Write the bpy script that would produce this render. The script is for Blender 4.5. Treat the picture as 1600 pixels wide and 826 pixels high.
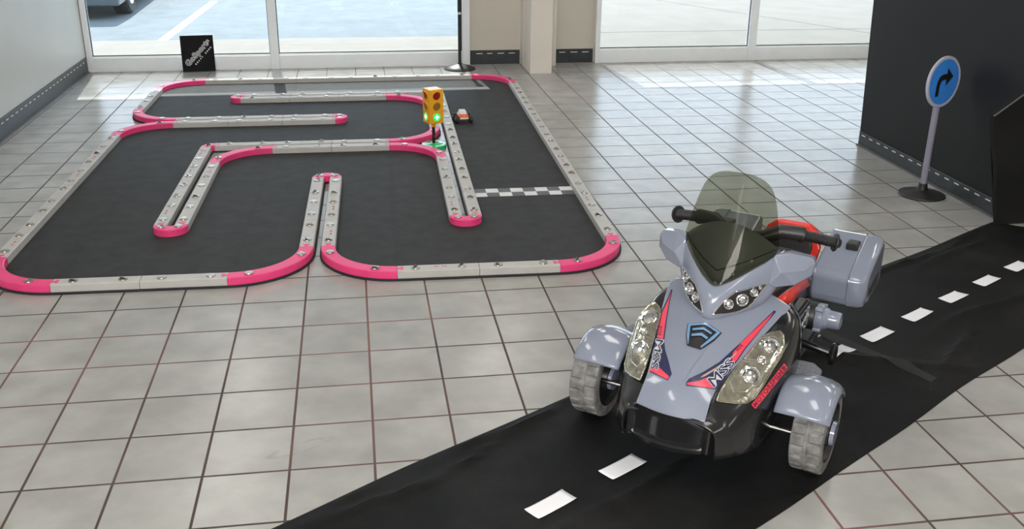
import bpy, bmesh, math, random
from mathutils import Vector, Matrix
from mathutils.bvhtree import BVHTree
from mathutils.geometry import tessellate_polygon
random.seed(7)
PI = math.pi
SC = bpy.context.scene
COL = SC.collection
for o in list(bpy.data.objects):
    bpy.data.objects.remove(o)

# ------------------------------------------------------------------ camera
S = .305                                   # one floor tile, metres
CP = Vector((4.998852785936658*S, -15.169012212977352*S, 6.6027492091406375*S))
YAW, PITCH, ROLL, FPX = -0.15999266700123263, 0.3804965833884543, 0.010939405570512054, 1533.8066824106972
cf = Vector((-math.sin(YAW)*math.cos(PITCH), math.cos(YAW)*math.cos(PITCH), -math.sin(PITCH)))
r0 = Vector((math.cos(YAW), math.sin(YAW), 0)); u0 = r0.cross(cf)
cr = math.cos(ROLL)*r0 + math.sin(ROLL)*u0
cu = -math.sin(ROLL)*r0 + math.cos(ROLL)*u0
cam_d = bpy.data.cameras.new('camera'); cam = bpy.data.objects.new('camera', cam_d); COL.objects.link(cam)
M3 = Matrix((cr, cu, -cf)).transposed()
cam.matrix_world = Matrix.Translation(CP) @ M3.to_4x4()
cam_d.sensor_width = 36; cam_d.lens = FPX/1600*36; cam_d.clip_start = .05; cam_d.clip_end = 200
SC.camera = cam

def ray_dir(x, y):
    return (cf + cr*((x-800)/FPX) - cu*((y-413)/FPX)).normalized()

# ------------------------------------------------------------------ world, sun, exposure
SC.view_settings.view_transform = 'Standard'; SC.view_settings.look = 'None'
SC.view_settings.exposure = 0.0; SC.view_settings.gamma = 1; SC.view_settings.use_curve_mapping = False
W = bpy.data.worlds.new('World'); SC.world = W; W.use_nodes = True
bg = W.node_tree.nodes['Background']; bg.inputs[0].default_value = (.76, .86, 1, 1); bg.inputs[1].default_value = 3.0
sun_d = bpy.data.lights.new('sun', 'SUN'); sun_d.energy = 8.5; sun_d.angle = math.radians(.53); sun_d.color = (1, .97, .92)
sun = bpy.data.objects.new('sun', sun_d); COL.objects.link(sun)
SUN_EL = math.radians(45)
sun_dir = Vector((.10, -1, -math.tan(SUN_EL))).normalized()
sun.rotation_euler = sun_dir.to_track_quat('-Z', 'Y').to_euler(); sun.location = (0, 14, 9)
LAMP = 6.5            # strength of the ceiling lights

fl_d = bpy.data.lights.new('added_fill', 'AREA'); fl_d.shape = 'RECTANGLE'; fl_d.size = 2.2; fl_d.size_y = .9; fl_d.energy = 215; fl_d.color = (1, .975, .95)  # added fill behind the camera, brightens surfaces facing the viewer
fl = bpy.data.objects.new('added_fill', fl_d); COL.objects.link(fl); fl.location = (.6, -6.6, 2.75)
fl.rotation_euler = (Vector((1.9, 1.2, 0))-fl.location).to_track_quat('-Z', 'Y').to_euler()

# ------------------------------------------------------------------ materials
def mat(name, col, rough=.5, metal=0, spec=.5, noise=0, nscale=8, bump=0, bscale=60, emit=None, estr=0, coat=0):
    m = bpy.data.materials.new(name); m.use_nodes = True
    nt = m.node_tree; b = nt.nodes['Principled BSDF']
    b.inputs['Base Color'].default_value = (*col, 1); b.inputs['Roughness'].default_value = rough
    b.inputs['Metallic'].default_value = metal; b.inputs['Specular IOR Level'].default_value = spec
    b.inputs['Coat Weight'].default_value = coat
    tc = nt.nodes.new('ShaderNodeTexCoord')
    if noise:
        n = nt.nodes.new('ShaderNodeTexNoise'); n.inputs['Scale'].default_value = nscale; n.inputs['Detail'].default_value = 6
        nt.links.new(tc.outputs['Object'], n.inputs['Vector'])
        r = nt.nodes.new('ShaderNodeValToRGB'); r.color_ramp.elements[0].position = .3; r.color_ramp.elements[1].position = .7
        r.color_ramp.elements[0].color = (*[c*(1-noise) for c in col], 1); r.color_ramp.elements[1].color = (*[min(1, c*(1+noise)) for c in col], 1)
        nt.links.new(n.outputs[0], r.inputs[0]); nt.links.new(r.outputs[0], b.inputs['Base Color'])
    if bump:
        n = nt.nodes.new('ShaderNodeTexNoise'); n.inputs['Scale'].default_value = bscale; n.inputs['Detail'].default_value = 4
        nt.links.new(tc.outputs['Object'], n.inputs['Vector'])
        bp = nt.nodes.new('ShaderNodeBump'); bp.inputs['Strength'].default_value = bump; bp.inputs['Distance'].default_value = .004
        nt.links.new(n.outputs[0], bp.inputs['Height']); nt.links.new(bp.outputs[0], b.inputs['Normal'])
    if emit:
        b.inputs['Emission Color'].default_value = (*emit, 1); b.inputs['Emission Strength'].default_value = estr
    return m

def clear_mat(name, tint, rough=.02, refl=1.45, gain=1.0):
    m = bpy.data.materials.new(name); m.use_nodes = True; nt = m.node_tree; nt.nodes.clear()
    out = nt.nodes.new('ShaderNodeOutputMaterial'); mx = nt.nodes.new('ShaderNodeMixShader')
    t = nt.nodes.new('ShaderNodeBsdfTransparent'); t.inputs[0].default_value = (*tint, 1)
    g = nt.nodes.new('ShaderNodeBsdfGlossy'); g.inputs['Roughness'].default_value = rough
    f = nt.nodes.new('ShaderNodeFresnel'); ge = nt.nodes.new('ShaderNodeNewGeometry'); mr = nt.nodes.new('ShaderNodeMapRange')
    mr.inputs['To Min'].default_value = refl; mr.inputs['To Max'].default_value = 1/refl      # same reflectance on both faces of the thin sheet
    nt.links.new(ge.outputs['Backfacing'], mr.inputs['Value']); nt.links.new(mr.outputs[0], f.inputs[0])
    k = nt.nodes.new('ShaderNodeMath'); k.operation = 'MULTIPLY'; k.inputs[1].default_value = gain
    nt.links.new(f.outputs[0], k.inputs[0]); nt.links.new(k.outputs[0], mx.inputs[0])
    nt.links.new(t.outputs[0], mx.inputs[1]); nt.links.new(g.outputs[0], mx.inputs[2]); nt.links.new(mx.outputs[0], out.inputs[0])
    return m

def floor_material():
    m = bpy.data.materials.new('ceramic_tiles'); m.use_nodes = True; nt = m.node_tree; L = nt.links
    b = nt.nodes['Principled BSDF']; N = nt.nodes.new
    tc = N('ShaderNodeTexCoord')
    sep = N('ShaderNodeSeparateXYZ'); L.new(tc.outputs['Object'], sep.inputs[0])
    def mth(op, a, bb=None, c=None):
        n = N('ShaderNodeMath'); n.operation = op
        for i, v in enumerate((a, bb, c)):
            if v is None: continue
            if isinstance(v, (int, float)): n.inputs[i].default_value = v
            else: L.new(v, n.inputs[i])
        return n.outputs[0]
    ds = []; cells = []
    for k in (0, 1):
        t = mth('DIVIDE', sep.outputs[k], S)
        fr = mth('FRACT', mth('ADD', t, 100))
        ds.append(mth('MINIMUM', fr, mth('SUBTRACT', 1, fr)))
        cells.append(mth('FLOOR', mth('ADD', t, 100)))
    d = mth('MINIMUM', ds[0], ds[1])
    grout = N('ShaderNodeMapRange'); grout.inputs['From Min'].default_value = .0125; grout.inputs['From Max'].default_value = .020
    grout.inputs['To Min'].default_value = 1; grout.inputs['To Max'].default_value = 0; L.new(d, grout.inputs['Value'])
    # tile colour: one value per tile, soft clouds
    cmb = N('ShaderNodeCombineXYZ'); L.new(cells[0], cmb.inputs[0]); L.new(cells[1], cmb.inputs[1])
    wn = N('ShaderNodeTexWhiteNoise'); L.new(cmb.outputs[0], wn.inputs['Vector'])
    vm = N('ShaderNodeVectorMath'); vm.operation = 'MULTIPLY_ADD'; L.new(wn.outputs['Color'], vm.inputs[0]); vm.inputs[1].default_value = (9, 9, 9); L.new(tc.outputs['Object'], vm.inputs[2])
    ns = N('ShaderNodeTexNoise'); ns.inputs['Scale'].default_value = 4.5; ns.inputs['Detail'].default_value = 5; L.new(vm.outputs[0], ns.inputs['Vector'])
    rp = N('ShaderNodeValToRGB'); e = rp.color_ramp.elements; e[0].position = .32; e[1].position = .68
    e[0].color = (.325, .322, .306, 1); e[1].color = (.42, .416, .396, 1); L.new(ns.outputs[0], rp.inputs[0])
    vv = N('ShaderNodeHueSaturation'); L.new(rp.outputs[0], vv.inputs['Color'])
    L.new(mth('MULTIPLY_ADD', wn.outputs['Value'], .08, .96), vv.inputs['Value'])
    # scuffed stain near the road cloth
    st = N('ShaderNodeVectorMath'); st.operation = 'SUBTRACT'; L.new(tc.outputs['Object'], st.inputs[0]); st.inputs[1].default_value = (1.25, -1.38, 0)
    rt = N('ShaderNodeVectorRotate'); rt.rotation_type = 'Z_AXIS'; rt.inputs['Angle'].default_value = -.45; L.new(st.outputs[0], rt.inputs['Vector'])
    sc = N('ShaderNodeVectorMath'); sc.operation = 'MULTIPLY'; sc.inputs[1].default_value = (7.5, 30, 0); L.new(rt.outputs[0], sc.inputs[0])
    ln = N('ShaderNodeVectorMath'); ln.operation = 'LENGTH'; L.new(sc.outputs[0], ln.inputs[0])
    n2 = N('ShaderNodeTexNoise'); n2.inputs['Scale'].default_value = 22; L.new(tc.outputs['Object'], n2.inputs['Vector'])
    ring = mth('SUBTRACT', 1, mth('MULTIPLY', mth('ABSOLUTE', mth('SUBTRACT', ln.outputs['Value'], .9)), 4.5))
    smear = mth('MULTIPLY', mth('MAXIMUM', ring, 0), mth('MAXIMUM', mth('MULTIPLY', mth('SUBTRACT', n2.outputs[0], .42), 4), 0))
    smear = mth('MULTIPLY', mth('MINIMUM', smear, 1), .35)
    mxs = N('ShaderNodeMix'); mxs.data_type = 'RGBA'; L.new(smear, mxs.inputs['Factor']); L.new(vv.outputs[0], mxs.inputs['A']); mxs.inputs['B'].default_value = (.16, .14, .12, 1)
    # yellow-brown stain at the lower left of the view
    d2 = N('ShaderNodeVectorMath'); d2.operation = 'DISTANCE'; L.new(tc.outputs['Object'], d2.inputs[0]); d2.inputs[1].default_value = (.18, -1.80, 0)
    sm = N('ShaderNodeMapRange'); sm.interpolation_type = 'SMOOTHSTEP'; sm.inputs['From Min'].default_value = .12; sm.inputs['From Max'].default_value = .20; sm.inputs['To Min'].default_value = .85; sm.inputs['To Max'].default_value = 0; L.new(mth('MULTIPLY_ADD', n2.outputs[0], .03, d2.outputs['Value']), sm.inputs['Value'])
    mxb = N('ShaderNodeMix'); mxb.data_type = 'RGBA'; L.new(sm.outputs[0], mxb.inputs['Factor']); L.new(mxs.outputs['Result'], mxb.inputs['A']); mxb.inputs['B'].default_value = (.24, .19, .09, 1); mxs = mxb
    # grout: brown, with worn pinkish stretches
    n3 = N('ShaderNodeTexNoise'); n3.inputs['Scale'].default_value = .9; L.new(tc.outputs['Object'], n3.inputs['Vector'])
    rg = N('ShaderNodeValToRGB'); e = rg.color_ramp.elements; e[0].position = .48; e[1].position = .68
    e[0].color = (.065, .046, .038, 1); e[1].color = (.21, .105, .095, 1); L.new(n3.outputs[0], rg.inputs[0])
    mx = N('ShaderNodeMix'); mx.data_type = 'RGBA'; L.new(grout.outputs[0], mx.inputs['Factor']); L.new(mxs.outputs['Result'], mx.inputs['A']); L.new(rg.outputs[0], mx.inputs['B'])
    L.new(mx.outputs['Result'], b.inputs['Base Color'])
    L.new(mth('MULTIPLY_ADD', grout.outputs[0], .5, .24), b.inputs['Roughness'])
    n4 = N('ShaderNodeTexNoise'); n4.inputs['Scale'].default_value = 3; L.new(vm.outputs[0], n4.inputs['Vector'])
    h = mth('ADD', mth('MULTIPLY', grout.outputs[0], -1), mth('MULTIPLY', n4.outputs[0], .8))
    bp = N('ShaderNodeBump'); bp.inputs['Strength'].default_value = .5; bp.inputs['Distance'].default_value = .003; L.new(h, bp.inputs['Height']); L.new(bp.outputs[0], b.inputs['Normal'])
    b.inputs['Specular IOR Level'].default_value = .42
    return m

MT = {}
MT['floor'] = floor_material()
MT['wall'] = mat('beige_wall_paint', (.62, .58, .51), .6, noise=.03, nscale=2)
MT['wall_left'] = mat('pale_wall_paint', (.56, .575, .55), .35, noise=.03, nscale=1.5)
MT['column'] = mat('cream_column_paint', (.78, .73, .66), .55, noise=.03, nscale=3)
MT['ceiling'] = mat('ceiling_white', (.75, .74, .72), .8, noise=.03)
MT['alu'] = mat('white_aluminium_frame', (.84, .87, .90), .35, noise=.02)
MT['glass'] = clear_mat('window_glass', (.95, .98, .98), .0, 1.45)
MT['base'] = mat('black_road_tape', (.035, .040, .045), .4, noise=.2, nscale=20)
MT['tape_white'] = mat('white_tape', (.75, .75, .73), .5, noise=.05, nscale=30)
MT['asphalt'] = mat('sunlit_asphalt', (.112, .143, .165), .85, noise=.14, nscale=3.5, bump=.4, bscale=40)
MT['sidewalk'] = mat('sidewalk_concrete', (.21, .195, .175), .85, noise=.06, nscale=4)
MT['concrete'] = mat('driveway_concrete', (.175, .165, .148), .85, noise=.08, nscale=2)
MT['line'] = mat('white_road_paint', (.85, .85, .85), .7, noise=.04)
MT['joint'] = mat('concrete_joint', (.12, .12, .12), .9, noise=.1)
MT['mat'] = mat('black_foam_mat', (.024, .025, .025), .72, spec=.35, noise=.28, nscale=9, bump=.35, bscale=220)
MT['grey_foam'] = mat('grey_barrier_foam', (.50, .485, .465), .5, noise=.05, nscale=14)
MT['pink'] = mat('pink_barrier_foam', (.84, .055, .22), .45, noise=.05, nscale=12)
MT['zinc'] = mat('zinc_screw', (.42, .40, .36), .3, metal=1, noise=.15, nscale=60)
MT['redink'] = mat('red_print', (.55, .03, .06), .5, noise=.05)
MT['chk_w'] = mat('checker_white', (.75, .75, .75), .5, noise=.04)
MT['chk_g'] = mat('checker_grey', (.10, .10, .115), .5, noise=.08)
MT['cloth'] = mat('black_road_cloth', (.0075, .0075, .0075), .65, spec=.18, noise=.5, nscale=2.6, bump=.6, bscale=300)
def cloth_material(m):
    nt = m.node_tree; L = nt.links; b = nt.nodes['Principled BSDF']; N = nt.nodes.new
    tc = N('ShaderNodeTexCoord'); n1 = N('ShaderNodeTexNoise'); n1.inputs['Scale'].default_value = 1.7; n1.inputs['Detail'].default_value = 8; n1.inputs['Roughness'].default_value = .7
    L.new(tc.outputs['Object'], n1.inputs['Vector'])
    r1 = N('ShaderNodeValToRGB'); e = r1.color_ramp.elements; e[0].position = .45; e[1].position = .80; e[0].color = (.0045, .0045, .0045, 1); e[1].color = (.022, .0215, .021, 1); L.new(n1.outputs[0], r1.inputs[0])
    n2 = N('ShaderNodeTexVoronoi'); n2.inputs['Scale'].default_value = 16; L.new(tc.outputs['Object'], n2.inputs['Vector'])
    r2 = N('ShaderNodeValToRGB'); e = r2.color_ramp.elements; e[0].position = .03; e[1].position = .045; e[0].color = (1, 1, 1, 1); e[1].color = (0, 0, 0, 1); L.new(n2.outputs['Distance'], r2.inputs[0])
    w = N('ShaderNodeTexNoise'); w.inputs['Scale'].default_value = 4; L.new(tc.outputs['Object'], w.inputs['Vector'])
    r3 = N('ShaderNodeValToRGB'); e = r3.color_ramp.elements; e[0].position = .55; e[1].position = .62; L.new(w.outputs[0], r3.inputs[0])
    mu = N('ShaderNodeMath'); mu.operation = 'MULTIPLY'; L.new(r2.outputs[0], mu.inputs[0]); L.new(r3.outputs[0], mu.inputs[1])
    mx = N('ShaderNodeMix'); mx.data_type = 'RGBA'; L.new(mu.outputs[0], mx.inputs['Factor']); L.new(r1.outputs[0], mx.inputs['A']); mx.inputs['B'].default_value = (.22, .22, .2, 1)
    L.new(mx.outputs['Result'], b.inputs['Base Color'])
cloth_material(MT['cloth'])
MT['paper'] = mat('white_paper', (.88, .88, .92), .6, noise=.02)
MT['board'] = mat('black_board_fabric', (.0125, .0125, .0135), .6, spec=.35, noise=.12, nscale=1.6, bump=.2, bscale=300)
MT['drape'] = mat('black_drape', (.007, .007, .0075), .75, spec=.3, noise=.3, nscale=3, bump=.3, bscale=200)
MT['strip_edge'] = mat('grey_strip_edge', (.10, .105, .11), .4, noise=.1)
MT['blackpl'] = mat('black_plastic', (.012, .012, .013), .18, coat=.5, noise=.2, nscale=14)
MT['mattebl'] = mat('matte_black_plastic', (.018, .018, .019), .42, noise=.2, nscale=20)
MT['dash'] = mat('dark_grey_dash', (.15, .165, .20), .5, noise=.1)
MT['body'] = mat('grey_blue_plastic', (.235, .262, .338), .16, coat=.6, noise=.03, nscale=5)
MT['chrome'] = mat('chrome', (.86, .86, .86), .07, metal=1, noise=.04, nscale=40)
MT['steel'] = mat('brushed_steel', (.6, .6, .6), .25, metal=1, noise=.1, nscale=40)
MT['lampback'] = mat('aged_reflector', (.50, .48, .39), .14, metal=.85, noise=.3, nscale=30, bump=.5, bscale=45)
MT['clear'] = clear_mat('clear_lens', (.95, .94, .86), .03, 1.5, .7)
MT['shield'] = clear_mat('smoked_windshield', (.66, .66, .585), .03, 1.5, .16)
MT['tyre'] = mat('dusty_rubber', (.21, .207, .20), .75, noise=.4, nscale=30, bump=.6, bscale=90)
MT['tyre_side'] = mat('black_rubber', (.02, .02, .02), .6, noise=.2)
MT['decal_red'] = mat('decal_red', (.78, .06, .10), .25, noise=.04)
MT['decal_navy'] = mat('decal_navy', (.025, .028, .085), .25, noise=.1)
MT['decal_black'] = mat('decal_black', (.015, .012, .015), .3, noise=.1)
MT['decal_white'] = mat('decal_light_outline', (.55, .55, .58), .3, noise=.05)
MT['decal_gold'] = mat('decal_gold', (.62, .50, .38), .2, metal=.5, noise=.1)
MT['emblem'] = mat('emblem_blue', (.24, .45, .75), .12, metal=.4, noise=.08)
MT['redpl'] = mat('red_plastic', (.78, .035, .02), .3, noise=.04)
MT['foot'] = mat('grey_pedal_plastic', (.16, .17, .20), .45, noise=.08, nscale=20)
MT['yellow'] = mat('yellow_plastic', (.86, .42, .02), .22, noise=.04)
MT['lensred'] = mat('unlit_red_lens', (.25, .012, .006), .2, noise=.15)
MT['lensamb'] = mat('unlit_amber_lens', (.34, .17, .02), .25, noise=.15)
MT['lensgrn'] = mat('lit_green_lens', (.0, .5, .12), .3, noise=.03, emit=(.0, .75, .12), estr=.9)
MT['litwhite'] = mat('lit_white_symbol', (.8, 1, .9), .3, noise=.02, emit=(.75, 1, .85), estr=1.4)
MT['green'] = mat('green_plastic', (.02, .58, .17), .15, coat=.3, noise=.04)
MT['signblue'] = mat('sign_blue', (.05, .28, .85), .3, noise=.05)
MT['signwhite'] = mat('sign_rim', (.50, .50, .62), .4, noise=.04)
MT['signblack'] = mat('sign_black', (.012, .012, .014), .4, noise=.1)
MT['postgrey'] = mat('grey_post', (.27, .265, .34), .4, noise=.05)
MT['boxblack'] = mat('black_carton', (.010, .009, .010), .7, spec=.15, noise=.15)
MT['boxwhite'] = mat('white_print_and_edge_glare', (.72, .78, .78), .5, noise=.03)
MT['orange'] = mat('orange_paint', (.75, .12, .03), .3, noise=.1)
MT['white'] = mat('white_plastic', (.75, .75, .72), .4, noise=.05)
MT['carpaint'] = mat('grey_car_paint', (.12, .15, .17), .2, coat=.6, noise=.05)
MT['carglass'] = mat('dark_car_glass', (.02, .03, .03), .05, noise=.05)
MT['light'] = mat('lit_diffuser', (.9, .9, .9), .5, noise=.01, emit=(1, .975, .92), estr=LAMP)
MT['bagseam'] = mat('grey_blue_plastic_dark', (.13, .145, .195), .6, noise=.05)

# ------------------------------------------------------------------ helpers
class MB:
    def __init__(s): s.v = []; s.f = []; s.m = []; s.sm = []
    def add(s, vs, fs, mi=0, smooth=False):
        o = len(s.v); s.v += [tuple(v) for v in vs]
        for f in fs: s.f.append([i+o for i in f]); s.m.append(mi); s.sm.append(smooth)
        return s
    def box(s, a, b, mi=0, rot=None, c=None):
        x0, y0, z0 = a; x1, y1, z1 = b
        vs = [Vector(q) for q in ((x0,y0,z0),(x1,y0,z0),(x1,y1,z0),(x0,y1,z0),(x0,y0,z1),(x1,y0,z1),(x1,y1,z1),(x0,y1,z1))]
        if rot is not None:
            c = Vector(c) if c is not None else Vector(((x0+x1)/2, (y0+y1)/2, (z0+z1)/2)); vs = [rot @ (v-c) + c for v in vs]
        return s.add(vs, [(0,3,2,1),(4,5,6,7),(0,1,5,4),(1,2,6,5),(2,3,7,6),(3,0,4,7)], mi)
    def tube(s, pts, rads, n=16, mi=0, cap=True, smooth=True):
        pts = [Vector(p) for p in pts]
        if not isinstance(rads, (list, tuple)): rads = [rads]*len(pts)
        T0 = (pts[1]-pts[0]).normalized(); up = Vector((0,0,1)) if abs(T0.z) < .9 else Vector((1,0,0))
        A = T0.cross(up).normalized(); rings = []
        for i, p in enumerate(pts):
            if i == 0: T = pts[1]-pts[0]
            elif i == len(pts)-1: T = pts[-1]-pts[-2]
            else: T = (pts[i+1]-pts[i-1])
            if T.length < 1e-9: T = T0
            T = T.normalized(); A = (A - T*A.dot(T)).normalized(); B = T.cross(A); T0 = T
            rings.append([p + (A*math.cos(2*PI*k/n) + B*math.sin(2*PI*k/n))*rads[i] for k in range(n)])
        vs = [v for r in rings for v in r]; fs = []
        for i in range(len(pts)-1):
            for k in range(n):
                fs.append((i*n+k, i*n+(k+1) % n, (i+1)*n+(k+1) % n, (i+1)*n+k))
        s.add(vs, fs, mi, smooth)
        if cap:
            s.add(rings[0], [tuple(reversed(range(n)))], mi); s.add(rings[-1], [tuple(range(n))], mi)
        return s
    def lathe(s, c, axis, prof, n=32, mi=0, smooth=True):
        # prof: list of (r, h) along axis
        c = Vector(c); ax = Vector(axis).normalized(); up = Vector((0,0,1)) if abs(ax.z) < .9 else Vector((1,0,0))
        A = ax.cross(up).normalized(); B = ax.cross(A); vs = []; fs = []
        for r, h in prof:
            for k in range(n):
                t = 2*PI*k/n; vs.append(c + ax*h + (A*math.cos(t)+B*math.sin(t))*max(r, 1e-5))
        for i in range(len(prof)-1):
            for k in range(n): fs.append((i*n+k, (i+1)*n+k, (i+1)*n+(k+1) % n, i*n+(k+1) % n))
        s.add(vs, fs, mi, smooth); return s
    def grid(s, rows, mi=0, smooth=True, flip=False):
        n = len(rows[0]); vs = [v for r in rows for v in r]; fs = []
        for i in range(len(rows)-1):
            for k in range(n-1):
                q = (i*n+k, i*n+k+1, (i+1)*n+k+1, (i+1)*n+k); fs.append(tuple(reversed(q)) if flip else q)
        return s.add(vs, fs, mi, smooth)
    def prism(s, poly, f0, f1, mi=0, mi_side=None):
        # poly 2D ccw; f0,f1 map (x,y)->3D for the two faces
        n = len(poly); a = [Vector(f0(*p)) for p in poly]; b = [Vector(f1(*p)) for p in poly]
        s.add(a, [tuple(reversed(range(n)))], mi); s.add(b, [tuple(range(n))], mi)
        s.add(a+b, [(i, (i+1) % n, n+(i+1) % n, n+i) for i in range(n)], mi if mi_side is None else mi_side); return s
    def mesh(s, name, mats, sharp=True):
        me = bpy.data.meshes.new(name); me.from_pydata(s.v, [], s.f)
        for m in mats: me.materials.append(m)
        me.polygons.foreach_set('material_index', s.m); me.polygons.foreach_set('use_smooth', s.sm)
        bm = bmesh.new(); bm.from_mesh(me); bmesh.ops.remove_doubles(bm, verts=bm.verts, dist=1e-6)
        bmesh.ops.recalc_face_normals(bm, faces=bm.faces)
        if sharp:
            for e in bm.edges:
                if len(e.link_faces) == 2 and e.calc_face_angle(0) > .65: e.smooth = False
        bm.to_mesh(me); bm.free(); me.update(); return me
    def build(s, name, mats, parent=None, loc=None, mods=None):
        if not isinstance(mats, (list, tuple)): mats = [mats]
        o = bpy.data.objects.new(name, s.mesh(name, mats, not mods)); COL.objects.link(o)
        if parent: o.parent = parent
        if loc: o.location = loc
        for k, kw in (mods or []):
            md = o.modifiers.new(k, k)
            for a, b in kw.items(): setattr(md, a, b)
        if mods:
            dg = bpy.context.evaluated_depsgraph_get(); me = bpy.data.meshes.new_from_object(o.evaluated_get(dg)); o.modifiers.clear(); o.data = me
        return o
BEV = lambda w, n=2: ('BEVEL', dict(width=w, segments=n, limit_method='ANGLE', angle_limit=.6))
SUB = lambda n: ('SUBSURF', dict(levels=n, render_levels=n))

def empty(name, loc=(0,0,0), rz=0):
    o = bpy.data.objects.new(name, None); COL.objects.link(o); o.location = loc; o.rotation_euler = (0,0,rz); o.empty_display_size = .05; return o
def tag(o, label=None, cat=None, group=None, kind=None):
    if label: o['label'] = label
    if cat: o['category'] = cat
    if group: o['group'] = group
    if kind: o['kind'] = kind
    elif cat: o['kind'] = 'thing'
    return o
def struct(o): o['kind'] = 'structure'; return o

# ------------------------------------------------------------------ the room shell
XL, YB, XR, YF, ZC = -1.262, 6.38, 11.0, -7.0, 3.2
struct(MB().box((XL-.2, YF-.2, -.25), (XR+.2, 6.42, 0)).build('floor', MT['floor']))
struct(MB().box((XL-.2, YF-.2, ZC), (XR+.2, YB+.2, ZC+.15)).build('ceiling', MT['ceiling']))
struct(MB().box((XL-.15, YF, 0), (XL, YB+.12, ZC)).build('wall_left', MT['wall_left']))
struct(MB().box((XR, YF, 0), (XR+.15, YB+.12, ZC)).build('wall_right', MT['wall']))
struct(MB().box((XL-.15, YF-.15, 0), (XR+.15, YF, ZC)).build('wall_front', MT['wall']))
HZ = 2.6
b = MB().box((2.79, YB, 0), (4.215, YB+.12, HZ)).box((XL, YB, HZ), (XR, YB+.12, ZC))
struct(b.build('wall_back', MT['wall']))
# shopfront windows: white aluminium frames with floor-length panes
def window(name, x0, x1, mull, rail=.16):
    y0, y1 = 6.30, 6.40
    f = MB()
    jl, jr = .055, .085
    f.box((x0, y0, 0), (x0+jl, y1, HZ)).box((x1-jr, y0, 0), (x1, y1, HZ))
    f.box((x0+jl, y0, HZ-.08), (x1-jr, y1, HZ))
    xs = [x0+jl] + [q for m in mull for q in (m-.045, m+.045)] + [x1-jr]
    for i in range(0, len(xs), 2): f.box((xs[i], y0+.012, 0), (xs[i+1], y1, rail-.012)).box((xs[i], y0+.03, rail-.012), (xs[i+1], y1, rail))
    for m in mull: f.box((m-.045, y0, 0), (m+.045, y1, HZ-.08))
    fr = struct(f.build(name, MT['alu'], mods=[BEV(.004)]))
    for i in range(0, len(xs), 2):
        MB().box((xs[i], y0+.05, rail), (xs[i+1], y0+.058, HZ-.08)).build('glass_pane', MT['glass'], fr)
        g = MB()
        g.box((xs[i], y0+.044, rail), (xs[i+1], y0+.05, rail+.01)).box((xs[i], y0+.044, rail), (xs[i]+.008, y0+.05, HZ-.08)).box((xs[i+1]-.008, y0+.044, rail), (xs[i+1], y0+.05, HZ-.08))
        g.build('glazing_gasket', MT['tyre_side'], fr)
    return fr
window('window_1', XL+.005, 2.79, [.672])
window('window_2', 4.215, XR, [6.08, 8.0, 9.7])
# column with boxed chase behind it
struct(MB().box((3.372, 5.745, 0), (3.606, 6.20, ZC)).box((3.368, 6.185, 0), (3.74, YB, ZC)).build('trim_1', MT['column'], mods=[BEV(.004)]))

def strip_board(name, p0, p1, h, nrm, dashes, edge=False):
    """black road-tape baseboard with white centre dashes, from p0 to p1"""
    p0, p1, nrm = Vector(p0), Vector(p1), Vector(nrm).normalized(); d = (p1-p0); L = d.length; d.normalize(); up = Vector((0,0,1))
    if edge: edge = min(.012, .012)
    b = MB(); q = [p0, p1, p1+nrm*.006, p0+nrm*.006]
    b.add([v for v in q]+[v+up*h for v in q], [(0,3,2,1),(4,5,6,7),(0,1,5,4),(1,2,6,5),(2,3,7,6),(3,0,4,7)])
    q = [p0, p1, p1+nrm*.022, p0+nrm*.022]
    if edge: b.add([v for v in q]+[v+up*.012 for v in q], [(0,3,2,1),(4,5,6,7),(0,1,5,4),(1,2,6,5),(2,3,7,6),(3,0,4,7)], 1)
    if edge: 
        q = [p0, p1, p1+nrm*.0085, p0+nrm*.0085]; b.add([v+up*(h-.006) for v in q]+[v+up*h for v in q], [(0,3,2,1),(4,5,6,7),(0,1,5,4),(1,2,6,5),(2,3,7,6),(3,0,4,7)], 1)
    o = b.build(name, [MT['base'], MT['strip_edge']])
    w = MB()
    for s0, l in dashes:
        a = p0+d*s0+nrm*.0068+up*h*.74; c = a+d*l
        w.add([a, c, c+up*.009, a+up*.009], [(0,1,2,3)])
    w.build('lane_dashes', MT['tape_white'], o)
    return o
ds = lambda L, step, l, s=.05: [(s+k*step, l) for k in range(int((L-s-l)/step)+1)]
struct(strip_board('baseboard_left', (XL, 1.2, 0), (XL, 6.29, 0), .165, (1,0,0), ds(5.05, .125, .06), True))
struct(strip_board('baseboard_back', (2.80, YB, 0), (3.36, YB, 0), .155, (0,-1,0), [(.07,.07),(.19,.06),(.31,.07),(.435,.07)]))
struct(strip_board('baseboard_back', (3.745, YB, 0), (4.205, YB, 0), .155, (0,-1,0), [(.07,.07),(.20,.08),(.335,.075)]))
# ceiling light panels, assumed and out of view, added for brightness
for i, (x, y) in enumerate([(a, b) for a in (.2, 2.9, 5.6, 8.3) for b in (-5.2, -2.6, 0.0, 2.6, 5.0)]):
    o = MB().box((x-.3, y-.6, ZC-.03), (x+.3, y+.6, ZC-.001)).build('assumed_ceiling_light', MT['alu'], mods=[BEV(.004)]); tag(o, 'rectangular lit ceiling light panel, assumed out of view above the tiled floor', 'ceiling light', 'ceiling light panels')
    MB().box((x-.27, y-.57, ZC-.036), (x+.27, y+.57, ZC-.0305)).build('lit_diffuser', MT['light'], o)

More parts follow.
